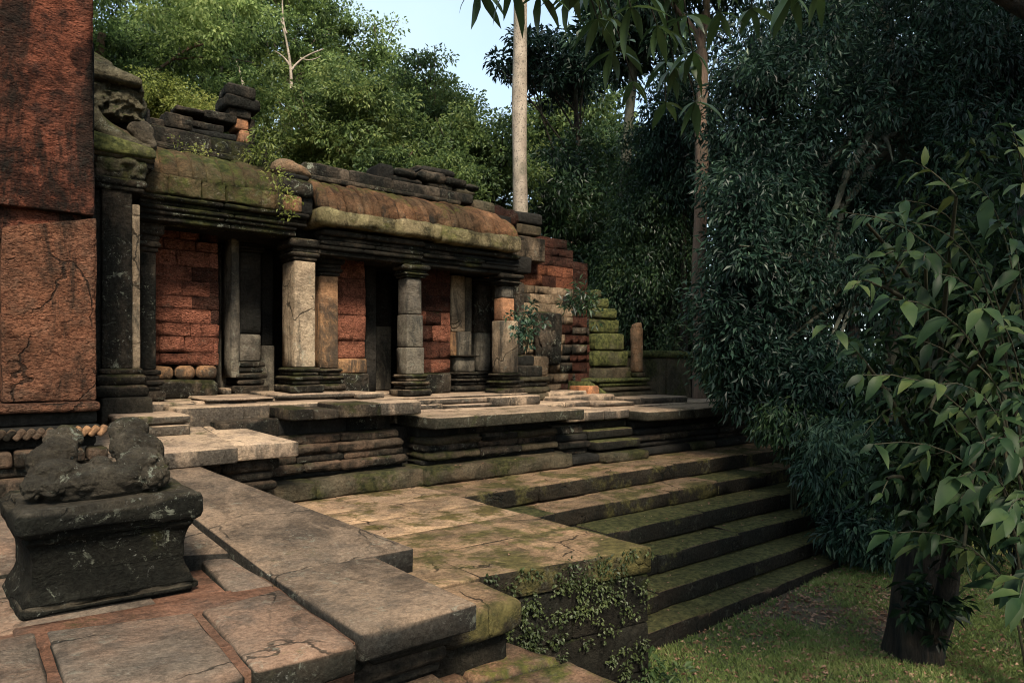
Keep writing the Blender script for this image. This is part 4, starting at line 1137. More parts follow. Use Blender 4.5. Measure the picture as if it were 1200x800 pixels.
# ------------------------------------------------------------------ vegetation
GZ = -1.32
def np_obj(name, VF, mat, parent, loc, smooth=False):
    V, F = VF
    return link(name, mesh_np(name, V - np.array(loc), F, smooth), parent, loc, M[mat])
def tree(name, label, base, top, r0, crown, leafm, bark, group=None, ncl=260, per=75, L=.24, Wd=.11, cr=.75, droop=.3, limbs=9, lean=.0, cat='tree',
         r1=None, shell=.45, low=-.75, sides=9, flat=.6, extra=None, updn=.8, start=.45):
    """trunk with limbs reaching into an uneven crown of single leaves; crown = (centre, rx, ry, rz)"""
    base = np.array([base[0], base[1], GZ])
    t = thing(name, label, cat, base, group)
    c, rx, ry, rz = crown
    top = np.array(top, float)
    mid = (base + top) / 2 + np.array([R(-1, 1), R(-1, 1), 0]) * lean
    pts = bez(base, mid, top, 14)
    pts[1:-1, :2] += rng.normal(size=(12, 2)) * .02 * (1 + lean)
    rr = np.linspace(r0, r1 or r0 * .45, 14)
    rr[0] *= 1.5
    rr[1] *= 1.12
    cl_ = crown_clumps(c, rx, ry, rz, ncl, shell, low)
    if extra is not None:
        cl_ = np.concatenate([cl_, extra])
    parts = [tube_arrays(pts, rr, sides, .12)]
    np_obj('trunk', join(parts), bark, t, base, True)
    lp = []
    for _ in range(limbs):
        i = random.randrange(int(14 * start), 14)
        e = cl_[random.randrange(len(cl_))]
        m = (pts[i] + e) / 2 + np.array([R(-.3, .3), R(-.3, .3), R(.1, .8)])
        q = bez(pts[i], m, e, 9)
        q[1:-1] += rng.normal(size=(7, 3)) * .05
        lp.append(tube_arrays(q, np.linspace(rr[i] * .5, .02, 9), 6, .1))
        for _k in range(2):
            e2 = e + rng.normal(size=3) * np.array([rx, ry, min(rz, 2.)]) * .16
            lp.append(tube_arrays(bez(q[5], (q[5] + e2) / 2 + [0, 0, .2], e2, 6), np.linspace(rr[i] * .22, .012, 6), 5))
    if lp:
        np_obj('limbs', join(lp), bark, t, base, True)
    V = leaves_in_clumps(cl_, cr * rng.uniform(.6, 1.3, len(cl_)), per, L, Wd, droop, flat=flat, updn=updn)
    np_obj('crown', V, leafm, t, np.array(c, float))
    return t

FOREST = 'forest trees behind the temple'
tree('broad_tree', 'sunlit yellow-green tree arching over the carved gable at the upper left', (1.94, 20.32), (2.91, 19.53, 9.56), .22, ((3.2, 18.01, 9.97), 3.0, 2.6, 1.9), 'leaf_bright', 'bark_brown', FOREST, 190, 170, .105, .055, .42, .5, flat=.5, limbs=3)
tree('broad_tree', 'tall bright green tree behind the turret on the left gallery roof', (7.04, 26.49), (6.8, 26.69, 12.74), .26, ((6.32, 27.07, 13.97), 3.6, 3.4, 4.6), 'leaf_bright', 'bark_grey', FOREST, 290, 190, .135, .075, .66, .35, flat=.5)
tree('broad_tree', 'bright tree with bare pale forking branches showing through its crown', (10.36, 26.37), (10.26, 26.45, 13.64), .24, ((9.92, 27.37, 14.2), 3.5, 3.2, 5.2), 'leaf_bright', 'bark_pale', FOREST, 290, 190, .14, .08, .70, .3, limbs=16, flat=.5)
bt = [o for o in C.objects if o.get('label', '').startswith('bright tree with bare pale')][0]
for (p0, p1, p2, r0_) in (((8.88, 22.67, 10.64), (8.92, 22.64, 11.64), (8.61, 22.89, 13.01), .06), ((8.9, 22.66, 11.3), (9.16, 22.57, 11.8), (9.81, 22.18, 12.08), .045), ((8.86, 22.69, 11.41), (8.72, 22.8, 11.76), (8.42, 22.92, 11.88), .04),
                          ((9.16, 22.57, 11.74), (9.39, 22.39, 11.57), (9.7, 22.14, 11.8), .03), ((8.77, 22.76, 12.5), (8.64, 22.87, 12.79), (8.66, 22.86, 13.79), .04), ((7.7, 23.89, 10.87), (7.64, 23.94, 11.3), (7.52, 24.03, 11.67), .05)):
    V, F = tube_arrays(bez(p0, p1, p2, 9), np.linspace(r0_, r0_ * .45, 9), 7, .1)
    np_obj('bare_branch', (V, F), 'bark_pale', bt, WL[bt.name], True)
tree('broad_tree', 'rounded mid-green tree on the left shoulder of the open sky patch', (14.75, 26.67), (14.75, 26.67, 12.77), .24, ((14.55, 26.83, 10.63), 3.1, 3.0, 4.6), 'leaf_bright', 'bark_brown', FOREST, 280, 180, .15, .085, .70, .3, flat=.5)
tree('broad_tree', 'lower mid-green tree just under the open sky patch', (15.08, 22.53), (15.08, 22.53, 10.64), .2, ((14.83, 22.74, 10.05), 2.0, 2.0, 3.0), 'leaf_mid', 'bark_brown', FOREST, 190, 160, .15, .08, .62, .3, flat=.5)
tree('broad_tree', 'bright bushy tree directly behind the left gallery roof', (4.53, 20.8), (4.53, 20.8, 8.64), .16, ((4.71, 20.65, 8.17), 3.0, 2.2, 1.9), 'leaf_bright', 'bark_brown', FOREST, 190, 170, .12, .065, .5, .35, flat=.5)
tree('broad_tree', 'mid-green bushy tree behind the rounded finial boulder', (8.69, 18.71), (8.69, 18.71, 8.27), .16, ((8.78, 18.63, 7.78), 2.6, 2.0, 2.2), 'leaf_mid', 'bark_brown', FOREST, 220, 170, .12, .065, .5, .35, flat=.5)
tree('broad_tree', 'dark dense small tree left of the pale trunk', (11.84, 16.15), (11.84, 16.15, 7.78), .16, ((11.75, 16.22, 6.8), 1.5, 1.6, 2.1), 'leaf_mid', 'bark_dark', FOREST, 170, 160, .12, .065, .5, .4, flat=.5)
tree('broad_tree', 'pale green hazy tree right of the pale trunk', (23.55, 24.68), (23.64, 24.6, 13.01), .25, ((23.55, 24.68, 11.97), 2.9, 2.8, 3.3), 'leaf_mid', 'bark_brown', FOREST, 260, 80, .26, .11, .85, .35)
tree('broad_tree', 'dark tree with thin upper branches crossing the pale trunk', (17.19, 16.95), (16.78, 17.29, 12.29), .14, ((16.28, 17.7, 11.55), 2.5, 1.8, 1.1), 'leaf_dark', 'bark_dark', FOREST, 110, 60, .22, .09, .45, .4)
tree('broad_tree', 'dark shaded tree filling the gap right of the ruined wall', (15.13, 16.05), (15.13, 16.05, 6.24), .16, ((15.02, 16.14, 5.16), 2.0, 2.0, 3.0), 'leaf_drape', 'bark_dark', FOREST, 260, 80, .20, .07, .6, .5)
tree('broad_tree', 'dark small tree below the pale hazy crown', (18.15, 17.47), (18.15, 17.47, 7.81), .16, ((18.15, 17.47, 6.89), 1.9, 2.0, 3.4), 'leaf_drape', 'bark_dark', FOREST, 240, 80, .22, .08, .6, .5)
for i_, (x_, y_) in enumerate(((-4, 17), (-8, 13), (-9, 20), (-12, 16))):
    tree('broad_tree', ('nearer leafy forest tree beyond the left side of the gate', 'leafy forest tree close behind the gate on its far left', 'farther leafy forest tree beyond the gate', 'farthest left leafy forest tree beyond the gate')[i_], (x_, y_), (x_ + .3, y_, 7), .2, ((x_, y_, 7.5), 3.4, 3.0, 4.0), 'leaf_mid', 'bark_brown', 'forest trees beyond the gate', 200, 90, .18, .09, .7, .4)
# pale bare trunk
t = tree('pale_tree', 'tall pale bare straight trunk rising behind the gallery roof', (11.54, 13.82), (11.54, 13.82, 16.46), .20, ((11.54, 13.82, 18.24), 3.5, 3.5, 2.0), 'leaf_mid', 'bark_pale', FOREST, 150, 70, .26, .11, .7, .4, r1=.17, sides=22, limbs=5, start=.93, lean=.06)
# vine-draped trees
tree('vine_tree', 'leaning slim trunk wrapped in vines behind the stele', (14.75, 13.79), (15.32, 13.32, 10.49), .20, ((15.38, 13.27, 10.98), 2.2, 1.8, 1.3), 'leaf_dark', 'bark_grey', FOREST, 110, 60, .24, .09, .5, .5, start=.93, limbs=5, r1=.13)
def drape(label, c, rx, ry, rz, n, per, L, Wd, m, group=FOREST, cr=.5, name='vine_drape', stem_r=.10):
    base = np.array([c[0], c[1], GZ])
    t = thing(name, label, 'vines', base, group)
    np_obj('trunk', tube_arrays(bez(base, base + [0.2, .1, (c[2] + rz * .8 - GZ) / 2], [c[0], c[1], c[2] + rz * .8], 10), np.linspace(stem_r * 1.4, stem_r * .5, 10), 8, .15), 'bark_dark', t, base, True)
    cl_ = crown_clumps(c, rx, ry, rz, n, .55, -1.)
    np_obj('crown', leaves_in_clumps(cl_, cr * rng.uniform(.6, 1.3, n)[:len(cl_)], per, L, Wd, .8, flat=.9, outward=.8, updn=.6), m, t, np.array(c))
drape('hanging curtain of green vines left of the brown trunk', (15.03, 12.27, 4.42), 1.3, 1.2, 3.3, 330, 130, .115, .045, 'leaf_drape')
drape('lower bulging curtain of vines behind the stele', (14.43, 12.76, 3.61), .8, .8, 1.3, 140, 120, .11, .042, 'leaf_drape')
drape('dark vine curtain high above the brown trunk', (14.79, 11.18, 7.26), 1.0, 1.0, 2.0, 150, 80, .17, .05, 'leaf_dark')
t = tree('brown_tree', 'straight brown trunk half hidden by hanging leaves above the low wall', (12.16, 8.8), (12.22, 8.76, 8.02), .155, ((12.22, 8.76, 10.16), 2.0, 1.8, 1.6), 'leaf_dark', 'bark_brown', FOREST, 160, 70, .18, .06, .5, .8, r1=.13, start=.93, limbs=6)
# the great dark tree at the right
big = np.concatenate([crown_clumps((10.6, 6.2, 2.85), 1.0, 1.0, 2.0, 130, .3, -1), crown_clumps((10.89, 6.61, 5.12), 1.1, 1.1, 2.2, 150, .4, -1), crown_clumps((10.33, 5.27, 1.24), .75, .8, .75, 90, .3, -1), crown_clumps((9.66, 6.19, 2.57), .62, .6, 2.0, 130, .4, -1)])
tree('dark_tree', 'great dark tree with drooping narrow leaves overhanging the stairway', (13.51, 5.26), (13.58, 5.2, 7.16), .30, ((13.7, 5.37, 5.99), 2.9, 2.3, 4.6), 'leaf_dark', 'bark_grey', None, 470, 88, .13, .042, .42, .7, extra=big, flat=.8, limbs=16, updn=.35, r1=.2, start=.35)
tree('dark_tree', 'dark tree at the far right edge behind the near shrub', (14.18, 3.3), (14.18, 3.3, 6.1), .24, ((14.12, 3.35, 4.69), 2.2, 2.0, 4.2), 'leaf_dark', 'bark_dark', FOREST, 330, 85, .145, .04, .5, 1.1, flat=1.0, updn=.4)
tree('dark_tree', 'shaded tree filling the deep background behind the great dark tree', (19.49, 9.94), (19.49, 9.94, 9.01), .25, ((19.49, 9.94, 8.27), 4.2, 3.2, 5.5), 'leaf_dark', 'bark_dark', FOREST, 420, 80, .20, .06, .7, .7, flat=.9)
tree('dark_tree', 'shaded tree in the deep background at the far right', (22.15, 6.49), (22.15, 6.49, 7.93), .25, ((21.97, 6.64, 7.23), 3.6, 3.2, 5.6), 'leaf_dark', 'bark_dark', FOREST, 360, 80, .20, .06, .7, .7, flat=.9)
# unseen trees added behind and beside the viewpoint so their crowns shade the stairway
tree('added_shade_tree', 'tall unseen tree added behind the viewpoint to shade the stairway', (8.5, -4.6), (7.0, -4.4, 7), .22, ((6.2, -4.3, 9.0), 3.0, 2.8, 1.9), 'leaf_dark', 'bark_dark', 'added shade trees behind the viewpoint', 230, 60, .20, .07, .7, .5)
tree('added_shade_tree', 'taller unseen tree added right of the viewpoint for its shade', (13, -3.6), (11.6, -3.4, 10), .26, ((11.2, -3.4, 13), 4.2, 3.6, 3.4), 'leaf_dark', 'bark_dark', 'added shade trees behind the viewpoint', 330, 60, .24, .09, .8, .5)
tree('added_shade_tree', 'unseen tree added far right of the stairway for its shade', (19, 1.5), (18.5, 1.2, 9), .26, ((17.6, -.6, 12), 3.6, 3.2, 4.0), 'leaf_dark', 'bark_dark', 'added shade trees behind the viewpoint', 300, 60, .24, .09, .8, .5)
# slim trunks close to the stairway
def slim(label, x, y, top, r, name='slim_tree'):
    b = np.array([x, y, GZ])
    t = thing(name, label, 'tree', b, None)
    np_obj('trunk', tube_arrays(bez(b, (b + top) / 2 + [.1, .1, 0], top, 12), np.concatenate([[r * 1.6, r * 1.2], np.linspace(r, r * .6, 10)]), 9, .15), 'bark_dark', t, b, True)
    cl_ = crown_clumps(np.array(top), .9, .9, .9, 40, .2, -1)
    np_obj('crown', leaves_in_clumps(cl_, .35, 60, .13, .035, 1.2, flat=1.), 'leaf_dark', t, np.array(top))
slim('mossy slim trunk standing at the lower right end of the stairway', *(10.29, 4.91), np.array((11.19, 5.08, 2.79)), .14)
slim('shaded trunk just right of the mossy slim trunk', *(11.14, 4.86), np.array((12.31, 4.82, 3.27)), .16)

# shrubs and undergrowth
def shrub(label, c, rx, ry, rz, n, per, L, Wd, m, cr=.3, name='shrub', droop=.4, group='undergrowth shrubs round the temple', zb=GZ, cat='shrub'):
    b = np.array([c[0], c[1], zb])
    t = thing(name, label, cat, b, group)
    st = [tube_arrays(bez(b, b + [R(-.1, .1), R(-.1, .1), (c[2] - zb) * .5], np.array(c) + rng.normal(size=3) * np.array([rx, ry, rz]) * .5, 7), np.linspace(.03, .008, 7), 5) for _ in range(5)]
    np_obj('stems', join(st), 'twig', t, b, True)
    cl_ = crown_clumps(c, rx, ry, rz, n, .25, -1.)
    np_obj('foliage', leaves_in_clumps(cl_, cr * rng.uniform(.6, 1.3, len(cl_)), per, L, Wd, droop), m, t, np.array(c))
shrub('dark shrub behind the low mossy wall', (16.43, 12.42, 2.41), 2.0, 1.0, 1.0, 130, 90, .13, .05, 'leaf_dark')
shrub('leafy shrub drooping over the right end of the low wall', (10.55, 6.89, 1.43), .7, .7, .7, 90, 80, .11, .035, 'leaf_drape', droop=1.0, zb=.7)
shrub('sunlit green bush beyond the top of the stairway', (16.77, 9.57, -0.16), 1.3, 1.0, .7, 90, 60, .14, .06, 'leaf_yellow')
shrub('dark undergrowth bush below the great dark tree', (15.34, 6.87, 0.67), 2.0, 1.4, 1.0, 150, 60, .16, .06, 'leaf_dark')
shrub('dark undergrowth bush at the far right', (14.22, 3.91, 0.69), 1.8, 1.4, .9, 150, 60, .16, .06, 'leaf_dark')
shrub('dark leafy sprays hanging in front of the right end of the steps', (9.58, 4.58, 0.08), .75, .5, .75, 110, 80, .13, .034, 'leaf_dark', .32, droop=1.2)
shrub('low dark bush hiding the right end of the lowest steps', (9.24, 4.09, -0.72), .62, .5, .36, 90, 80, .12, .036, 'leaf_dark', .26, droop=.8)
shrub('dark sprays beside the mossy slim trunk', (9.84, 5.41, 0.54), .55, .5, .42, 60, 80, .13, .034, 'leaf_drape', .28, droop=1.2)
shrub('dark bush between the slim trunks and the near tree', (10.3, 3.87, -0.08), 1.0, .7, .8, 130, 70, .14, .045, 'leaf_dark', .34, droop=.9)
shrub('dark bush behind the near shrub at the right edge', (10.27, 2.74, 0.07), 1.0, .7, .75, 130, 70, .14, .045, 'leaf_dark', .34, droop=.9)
shrub('mid-green bush behind the gallery ridge rubble', (9.09, 14.52, 5.9), 1.8, 1.2, 1.2, 120, 120, .11, .055, 'leaf_mid')
shrub('bright bush left of the roof turret', (3.46, 15.87, 6.86), 1.0, .9, .55, 80, 120, .075, .038, 'leaf_yellow')
shrub('dark bush beneath the vine curtains', (14.98, 14.24, 2.51), 1.5, 1.0, 1.2, 130, 90, .13, .05, 'leaf_dark')
def weed(label, c, r, n, L, Wd, m, name='weed'):
    b = np.array(c, float)
    t = thing(name, label, 'weed', b, 'weeds rooted in the masonry')
    cl_ = b + rng.normal(size=(n, 3)) * np.array(r) * .5
    np_obj('leaves', leaves_in_clumps(cl_, .09, 14, L, Wd, .4, outward=1.2), m, t, b)
    st = [tube_arrays(bez(b - [0, 0, r[2] * .8], (b + e) / 2, e, 5), [.006, .006, .005, .004, .003], 4) for e in cl_[:8]]
    np_obj('stems', join(st), 'twig', t, b)
weed('yellow-green weed sprouting beside the rounded finial boulder', (3.16, 8.9, 4.21), (.22, .22, .40), 34, .07, .03, 'leaf_yellow')
weed('small weed with pale stems at the left roof end', (3.09, 8.25, 3.56), (.14, .1, .28), 16, .05, .022, 'leaf_yellow')
weed('fern growing from the mossy steps of the wall end', (8.2, 8.28, 2.54), (.35, .25, .25), 34, .11, .03, 'leaf_drape')
weed('dark weed on the broken stones right of the last pillar', (6.92, 8.17, 2.05), (.22, .2, .5), 30, .08, .04, 'leaf_dark')
weed('tiny weeds on the left ridge of the roof', (2.18, 8.92, 4.09), (.7, .1, .06), 12, .04, .018, 'leaf_yellow')
weed('small weed at the foot of the terrace corner by the grass', (4.54, 3.78, -1.12), (.22, .2, .2), 18, .07, .035, 'leaf_mid')
weed('leafy sprout at the foot of the near dark trunk', (6.71, 2.41, -0.63), (.22, .16, .30), 20, .13, .06, 'leaf_near')
weed('tall weed stalks beyond the low mossy wall', (13.97, 10.82, 2.24), (.8, .3, .5), 26, .12, .035, 'leaf_drape')

# weeds covering the front wall of the terrace
def wall_weeds():
    cl_ = []
    for _ in range(95):
        u, z, r_ = rng.uniform(2.86, 4.36), -.06 - 1.1 * rng.uniform(0, 1) ** 1.25, rng.uniform(.04, .15)
        for _k in range(random.randrange(1, 5)):
            cl_.append((min(4.42, u + rng.normal() * r_), 3.925, min(-.03, z + rng.normal() * r_ * .8)))
    V = leaves_in_clumps(np.array(cl_),   .055, 14, .029, .019, .5, flat=1., outward=.8)
    p = V[0]
    p[:, 1] = 3.93 - np.abs(p[:, 1] - 3.93) * .8 - .004 - .25 * np.clip(p[:, 0] - 2.9, 0, 2) / 1.55
    o = np_obj('wall_weeds', V, 'ivy', None, (3.6, 3.92, -.6))
    tag(o, 'small leafy weeds creeping over the dark front wall of the paved terrace', kind='stuff')
wall_weeds()

# far wood closing the view
def far_wood():
    Vs = []
    n = 2600
    tt = rng.uniform(-1.25, 1.5, n)
    D = rng.uniform(38, 56, n)
    hmax = np.where((tt > -.26) & (tt < .14), 10.0, 16.) + 2.5 * np.sin(tt * 9) + 1.5 * np.sin(tt * 23 + 1)
    z = GZ + rng.uniform(0, 1, n) ** .8 * hmax
    X = D * (.6303 + .7763 * tt)
    Y = D * (.7763 - .6303 * tt)
    cl_ = np.column_stack([X, Y, z])
    V = leaves_in_clumps(cl_, 1.6, 34, .55, .30, .3)
    o = np_obj('far_wood', V, 'leaf_dark', None, (30, 30, 0))
    tag(o, 'mass of dark jungle closing the view behind all the trees', kind='stuff')
far_wood()

# ------------------------------------------------------------------ near tree with big leaves, and overhanging branches
def leaf_lib(n, wl, curl, seed):
    out = []
    r = np.random.default_rng(seed)
    for i in range(n):
        k_ = curl * r.uniform(.5, 1.5)
        xs = np.array([0, .18, .45, .75, 1.0])
        wd = np.array([.06, .72, 1.0, .62, .02]) * wl * .5 * r.uniform(.85, 1.15)
        zc = -k_ * xs ** 2 + .05 * np.sin(xs * 3)
        yc = r.uniform(-.12, .12) * xs ** 2
        V, F = [], []
        fold = r.uniform(.15, .5)
        for a in range(5):
            V += [(xs[a], yc[a] - wd[a], zc[a] + fold * wd[a]), (xs[a], yc[a], zc[a]), (xs[a], yc[a] + wd[a], zc[a] + fold * wd[a])]
        for a in range(4):
            b = a * 3
            F += [(b, b + 3, b + 4, b + 1), (b + 1, b + 4, b + 5, b + 2)]
        # stalk
        V += [(-.16, -.008, .02), (-.16, .008, .02), (0, .010, 0), (0, -.010, 0)]
        F += [(15, 18, 17, 16)]
        out.append(mesh_np('leaf', V, F))
    return out
def put_leaf(me, parent, pos, d, nrm, L):
    from mathutils import Matrix, Vector
    d = Vector(d).normalized()
    y = Vector(nrm).cross(d).normalized()
    zz = d.cross(y)
    o = bpy.data.objects.new('leaf', me)
    C.objects.link(o)
    o.parent = parent
    o.matrix_local = Matrix.LocRotScale(Vector(np.array(pos) - WL[parent.name]), Matrix((d, y, zz)).transposed().to_quaternion(), Vector((L, L, L)))
def near_tree():
    b = np.array([*(7.13, 2.72), GZ])
    t = thing('near_tree', 'stout dark trunk with big-leaved shoots in the right foreground', 'tree', b)
    knee = np.array((7.13, 2.58, 0.1))
    top = np.array((8.51, 1.59, 4.47))
    tp = np.concatenate([bez(b, (b + knee) / 2 + [0, 0, .1], knee, 8)[:-1], bez(knee, knee + [.15, -.1, .9], top, 11)])
    rr = np.linspace(.235, .11, 18)
    rr[:4] = [.285, .255, .24, .235]
    np_obj('trunk', tube_arrays(tp, rr, 40, .14, .11), 'bark_dark', t, b, True)
    lb = [tube_arrays(bez(np.array((7.01, 2.48, -1.0)), np.array((6.87, 2.28, -0.49)), np.array((6.32, 2.08, 0.57)), 9), np.linspace(.11, .05, 9), 10, .2)]
    np_obj('side_stem', join(lb), 'bark_dark', t, b, True)
    lb = []
    mains = []
    for e in ((4.72, 2.09, 2.43), (4.85, 1.6, 2.53), (4.8, 2.15, 1.53), (4.62, 1.4, 1.52), (5.04, 2.09, 0.7), (4.98, 1.37, 0.8), (4.78, 1.27, 1.97), (4.54, 1.98, 2.01), (5.23, 1.68, 0.28), (4.92, 1.8, 2.19), (4.94, 1.78, 1.2)):
        e = np.array(e)
        i = random.randrange(5, 15)
        mm = (tp[i] + e) / 2 + np.array([0, 0, R(.1, .4)])
        q = bez(tp[i], mm, e, 9)
        mains.append(q)
        lb.append(tube_arrays(q, np.linspace(.035, .010, 9), 6))
    np_obj('limbs', join(lb), 'twig', t, b, True)
    lib = leaf_lib(7, .36, .28, 3)
    for me in lib:
        me.materials.append(M['leaf_near'])
    tw, n = [], 0
    rt, fw = np.array([.7763, -.6303, 0]), np.array([.6303, .7763, 0])
    for q in mains:
        for k_ in range(4):
            s = q[random.randrange(4, 9)]
            e = s + rt * R(-.42, .26) + fw * R(-.45, .15) + np.array([0, 0, R(-.28, .28)])
            tws = bez(s, (s + e) / 2 + [0, 0, .06], e, 6)
            tw.append(tube_arrays(tws, np.linspace(.007, .003, 6), 4))
            for j in range(6):
                if n >= 290: break
                p = tws[min(5, j)] if j < 5 else e
                ax_ = unit(e - s)
                sd_ = (-1) ** j
                d = ax_ * (.4 if j < 5 else 1.) + rt * (-.45 + .7 * sd_) + fw * R(-.7, .3) + np.array([0, 0, R(-.75, .15)])
                put_leaf(random.choice(lib), t, p, d, np.array([R(-.4, .4), R(-.4, .4), 1.]) - fw * R(0, .8), R(.10, .19) * random.choice((.7, 1, 1, 1.3)))
                n += 1
    for tv in tw:
        np_obj('twig', tv, 'twig', t, b)
    # the darker inner leaves are past counting
    cl_ = np.concatenate([crown_clumps((6.65, 2.07, 1.68), 1.1, .8, 1.8, 260, .2, -1), crown_clumps((6.31, 2.09, 0.57), .9, .7, .55, 120, .2, -1)])
    o = np_obj('inner_leaves', leaves_in_clumps(cl_, .28, 22, .125, .045, .8, flat=.9), 'leaf_near', t, b)
    o['kind'] = 'stuff'
near_tree()
def near_shrub():
    b = np.array([*(5.97, 1.46), GZ])
    t = thing('near_shrub', 'leafy shrub at the right edge with broad pointed leaves on thin arching twigs', 'shrub', b)
    lib = leaf_lib(7, .33, .30, 13)
    for me in lib:
        me.materials.append(M['leaf_near'])
    rt, fw = np.array([.7763, -.6303, 0]), np.array([.6303, .7763, 0])
    n = 0
    for e in ((4.71, 1.84, 2.53), (4.78, 1.53, 2.61), (4.6, 1.29, 2.29), (4.21, 1.99, 2.41), (4.01, 1.64, 1.85), (3.82, 1.15, 1.76), (4.09, 1.83, 1.43), (3.99, 1.4, 1.39), (3.69, 1.0, 1.33),
              (4.15, 1.79, 1.03), (3.95, 1.3, 0.92), (3.79, 1.04, 0.81), (4.86, 1.98, 0.37), (5.1, 1.92, 0.26), (3.96, 1.04, 0.38), (4.32, 1.51, 2.0), (4.28, 1.16, 2.72), (3.47, 1.05, 1.15), (4.53, 1.73, 2.35)):
        e = np.array(e)
        st = b + np.array([R(-.05, .1), R(-.1, .1), 0])
        q = bez(st, np.array([b[0], b[1], 0]) * np.array([.98, .98, 0]) + np.array([0, 0, max(e[2] + .1, .4)]), e, 14)
        np_obj('stem', tube_arrays(q, np.linspace(.010, .0025, 14), 5), 'twig', t, b)
        for j in range(16):
            if n >= 285: break
            f = 1 - (j // 2) * .05 - R(0, .02)
            p = q[13] * 1.0 if j == 0 else q[12] + (q[13] - q[12]) * 1.0 if j == 1 else q[max(6, 13 - j // 2)] + (q[max(7, 14 - j // 2) if j > 1 else 13] - q[max(6, 13 - j // 2)]) * R(0, 1)
            d = unit(q[13] - q[11]) * R(.3, .9) + rt * R(-1., .55) + fw * R(-.5, .4) + np.array([0, 0, R(-.75, .12)])
            put_leaf(random.choice(lib), t, p, d, np.array([R(-.4, .4), R(-.4, .4), 1.]) - fw * R(0, .9), R(.11, .20) * random.choice((.6, .9, 1, 1.3)))
            n += 1
near_shrub()
def over_tree():
    b = np.array([*(6.51, 0.64), GZ])
    t = thing('overhanging_tree', 'long narrow dark leaves hanging into the top of the view', 'tree', b)
    tp = bez(b, b + np.array([.25, .1, 3.6]), np.array([5.6, -1.9, 7.2]), 18)
    np_obj('trunk', tube_arrays(tp, np.concatenate([[.34, .27], np.linspace(.25, .07, 16)]), 20, .12, .07), 'bark_dark', t, b, True)
    fk = tp[9]
    lib = leaf_lib(6, .235, .22, 5)
    for me in lib:
        me.materials.append(M['leaf_over'])
    ends = [(2.31, 3.15, 3.61), (2.33, 2.87, 3.51), (2.58, 2.93, 3.57), (2.78, 2.89, 3.64), (3.12, 3.0, 3.63), (3.34, 3.08, 3.52), (3.68, 3.2, 3.45), (3.41, 2.77, 3.59), (3.98, 3.08, 3.59),
            (3.92, 2.88, 3.61), (3.8, 2.58, 3.72), (4.13, 2.57, 3.85), (4.05, 2.25, 3.78), (4.29, 2.19, 3.86), (2.79, 2.76, 3.64), (3.13, 2.74, 3.6), (4.18, 3.05, 3.38), (4.17, 3.31, 3.45)]
    lb, n = [], 0
    hub = [np.array((3.45, 2.87, 4.89)), np.array((4.22, 2.5, 4.98)), np.array((2.67, 2.98, 4.48))]
    for h in hub:
        fk = tp[8 + len(lb)]
        lb.append(tube_arrays(bez(fk, (fk + h) / 2 + [R(-.2, .2), R(-.2, .2), .35], h, 12), np.linspace(.075, .02, 12), 8, .15))
    for e in ends:
        e = np.array(e)
        h = min(hub, key=lambda q: np.linalg.norm(q - e))
        q = bez(h, (h + e) / 2 + [R(-.1, .1), R(-.1, .1), .2], e, 8)
        lb.append(tube_arrays(q, np.linspace(.012, .004, 8), 5))
        for j in range(15):
            th = j * 2.4 + R(0, .5)
            p = q[7 - min(3, j // 4)]
            d = np.array([math.cos(th), math.sin(th), 0]) * R(.55, 1.1) + np.array([0, 0, R(-1.1, -.15)])
            put_leaf(random.choice(lib), t, p, d, np.array([R(-.3, .3), R(-.3, .3), 1.]), R(.17, .28))
            n += 1
    np_obj('limbs', join(lb), 'bark_dark', t, b, True)
    c = np.array([5.6, -2.2, 6.9])  # unseen crown, placed so its shade falls on the near shrub
    cl_ = crown_clumps(c, 2.1, 2.2, 1.2, 150, .3, -1)
    cl_ = cl_[cl_[:, 2] > 5.2]
    o = np_obj('crown', leaves_in_clumps(cl_, .5, 60, .20, .05, .8), 'leaf_over', t, c)
    o['kind'] = 'stuff'
over_tree()

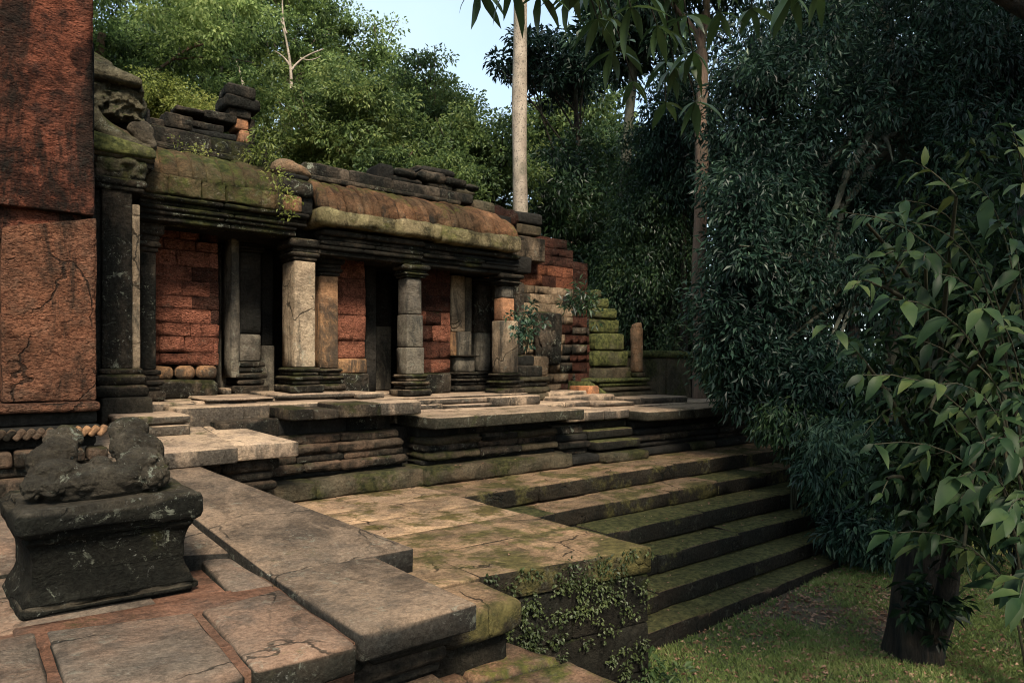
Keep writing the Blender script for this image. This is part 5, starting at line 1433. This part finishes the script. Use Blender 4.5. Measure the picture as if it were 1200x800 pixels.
# ------------------------------------------------------------------ grass and fallen leaves
def grass():
    n = 230000
    u, y = rng.uniform(4.3, 12.5, n), rng.uniform(-.6, 4.38, n)
    q = np.column_stack([u, y, np.zeros(n)])
    dens = fnoise(q * np.array([1.1, 1.1, 1])) + .6 * fnoise(q * 3.1 + 9)
    keep = dens + rng.normal(size=n) * .35 > -.8 + .9 * (np.hypot(u - 7.8, y - 3.6) < .8) * .8
    u, y = u[keep], y[keep]
    n = len(u)
    p = np.column_stack([u, y, np.zeros(n)])
    h = .05 * fnoise(p * .7) + .025 * fnoise(p * 2.3 + 4)
    h += .22 * np.exp(-(((u - 9.6) / 1.5) ** 2 + ((y - 3.5) / .9) ** 2)) + .16 * np.exp(-(((u - 6.1) / .7) ** 2 + ((y - 2.1) / .7) ** 2))
    p[:, 2] = -1.295 + h
    th = rng.uniform(0, 6.28, n)
    d = np.column_stack([np.cos(th), np.sin(th), rng.uniform(.5, 1.6, n)])
    V = leaf_arrays(p, d, rng.normal(size=(n, 3)), rng.uniform(.03, .085, n), rng.uniform(.005, .011, n))
    o = np_obj('grass', V, 'grass', None, (7, 2, -1.3))
    tag(o, 'short patchy grass on the ground below the stairway', kind='stuff')
    # fallen leaves on the ground
    n = 11000
    u, y = rng.uniform(4.4, 12.5, n), rng.uniform(-.6, 4.4, n)
    q = np.column_stack([u, y, np.zeros(n)])
    dens = -fnoise(q * 1.1 + 2) + 1.9 * np.exp(-((u - 7.8) ** 2 / 1.6 + (y - 3.5) ** 2 / .7)) + 1.3 * np.exp(-((u - 6.6) ** 2 / .7 + (y - 2.2) ** 2 / .5))
    k_ = dens + rng.normal(size=n) * .4 > .1
    u, y = u[k_], y[k_]
    n = len(u)
    h = .05 * fnoise(q[k_] * .7) + .025 * fnoise(q[k_] * 2.3 + 4)
    h += .22 * np.exp(-(((u - 9.6) / 1.5) ** 2 + ((y - 3.5) / .9) ** 2)) + .16 * np.exp(-(((u - 6.1) / .7) ** 2 + ((y - 2.1) / .7) ** 2))
    p = np.column_stack([u, y, -1.272 + h])
    th = rng.uniform(0, 6.28, n)
    d = np.column_stack([np.cos(th), np.sin(th), rng.uniform(-.15, .25, n)])
    V = leaf_arrays(p, d, np.array([0, 0, 1.]) + rng.normal(size=(n, 3)) * .35, rng.uniform(.035, .085, n), rng.uniform(.018, .040, n), .4)
    o = np_obj('leaf_litter', V, 'litter', None, (7, 2, -1.27))
    tag(o, 'brown fallen leaves scattered over the grass', kind='stuff')
    # a few pale leaves on the stone
    P_, A_ = [], []
    ed = [(6.48, 7.2, 0), (5.99, 6.46, -.235), (5.50, 5.95, -.45), (5.12, 5.46, -.685), (4.74, 5.08, -.92), (4.44, 4.7, -1.13)]
    for (a, b_, z) in ed:
        for _ in range(34):
            P_.append((4.6 + 7 * R(0, 1) ** 1.5, R(a + .02, b_ - .02), z + .004))
    for _ in range(26):
        P_.append((R(2.7, 4.4), R(4.0, 7.1), .006))
    for _ in range(10):
        P_.append((R(4.6, 7.0), R(7.1, 7.2), .212))
    P_ = np.array(P_)
    n = len(P_)
    th = rng.uniform(0, 6.28, n)
    d = np.column_stack([np.cos(th), np.sin(th), rng.uniform(0, .2, n)])
    V = leaf_arrays(P_, d, np.array([0, 0, 1.]) + rng.normal(size=(n, 3)) * .3, rng.uniform(.02, .055, n), rng.uniform(.01, .026, n), .35)
    o = np_obj('fallen_leaves', V, 'litter', None, (6, 5.5, 0))
    tag(o, 'pale dry leaves and chips fallen on the steps and the terrace', kind='stuff')
grass()
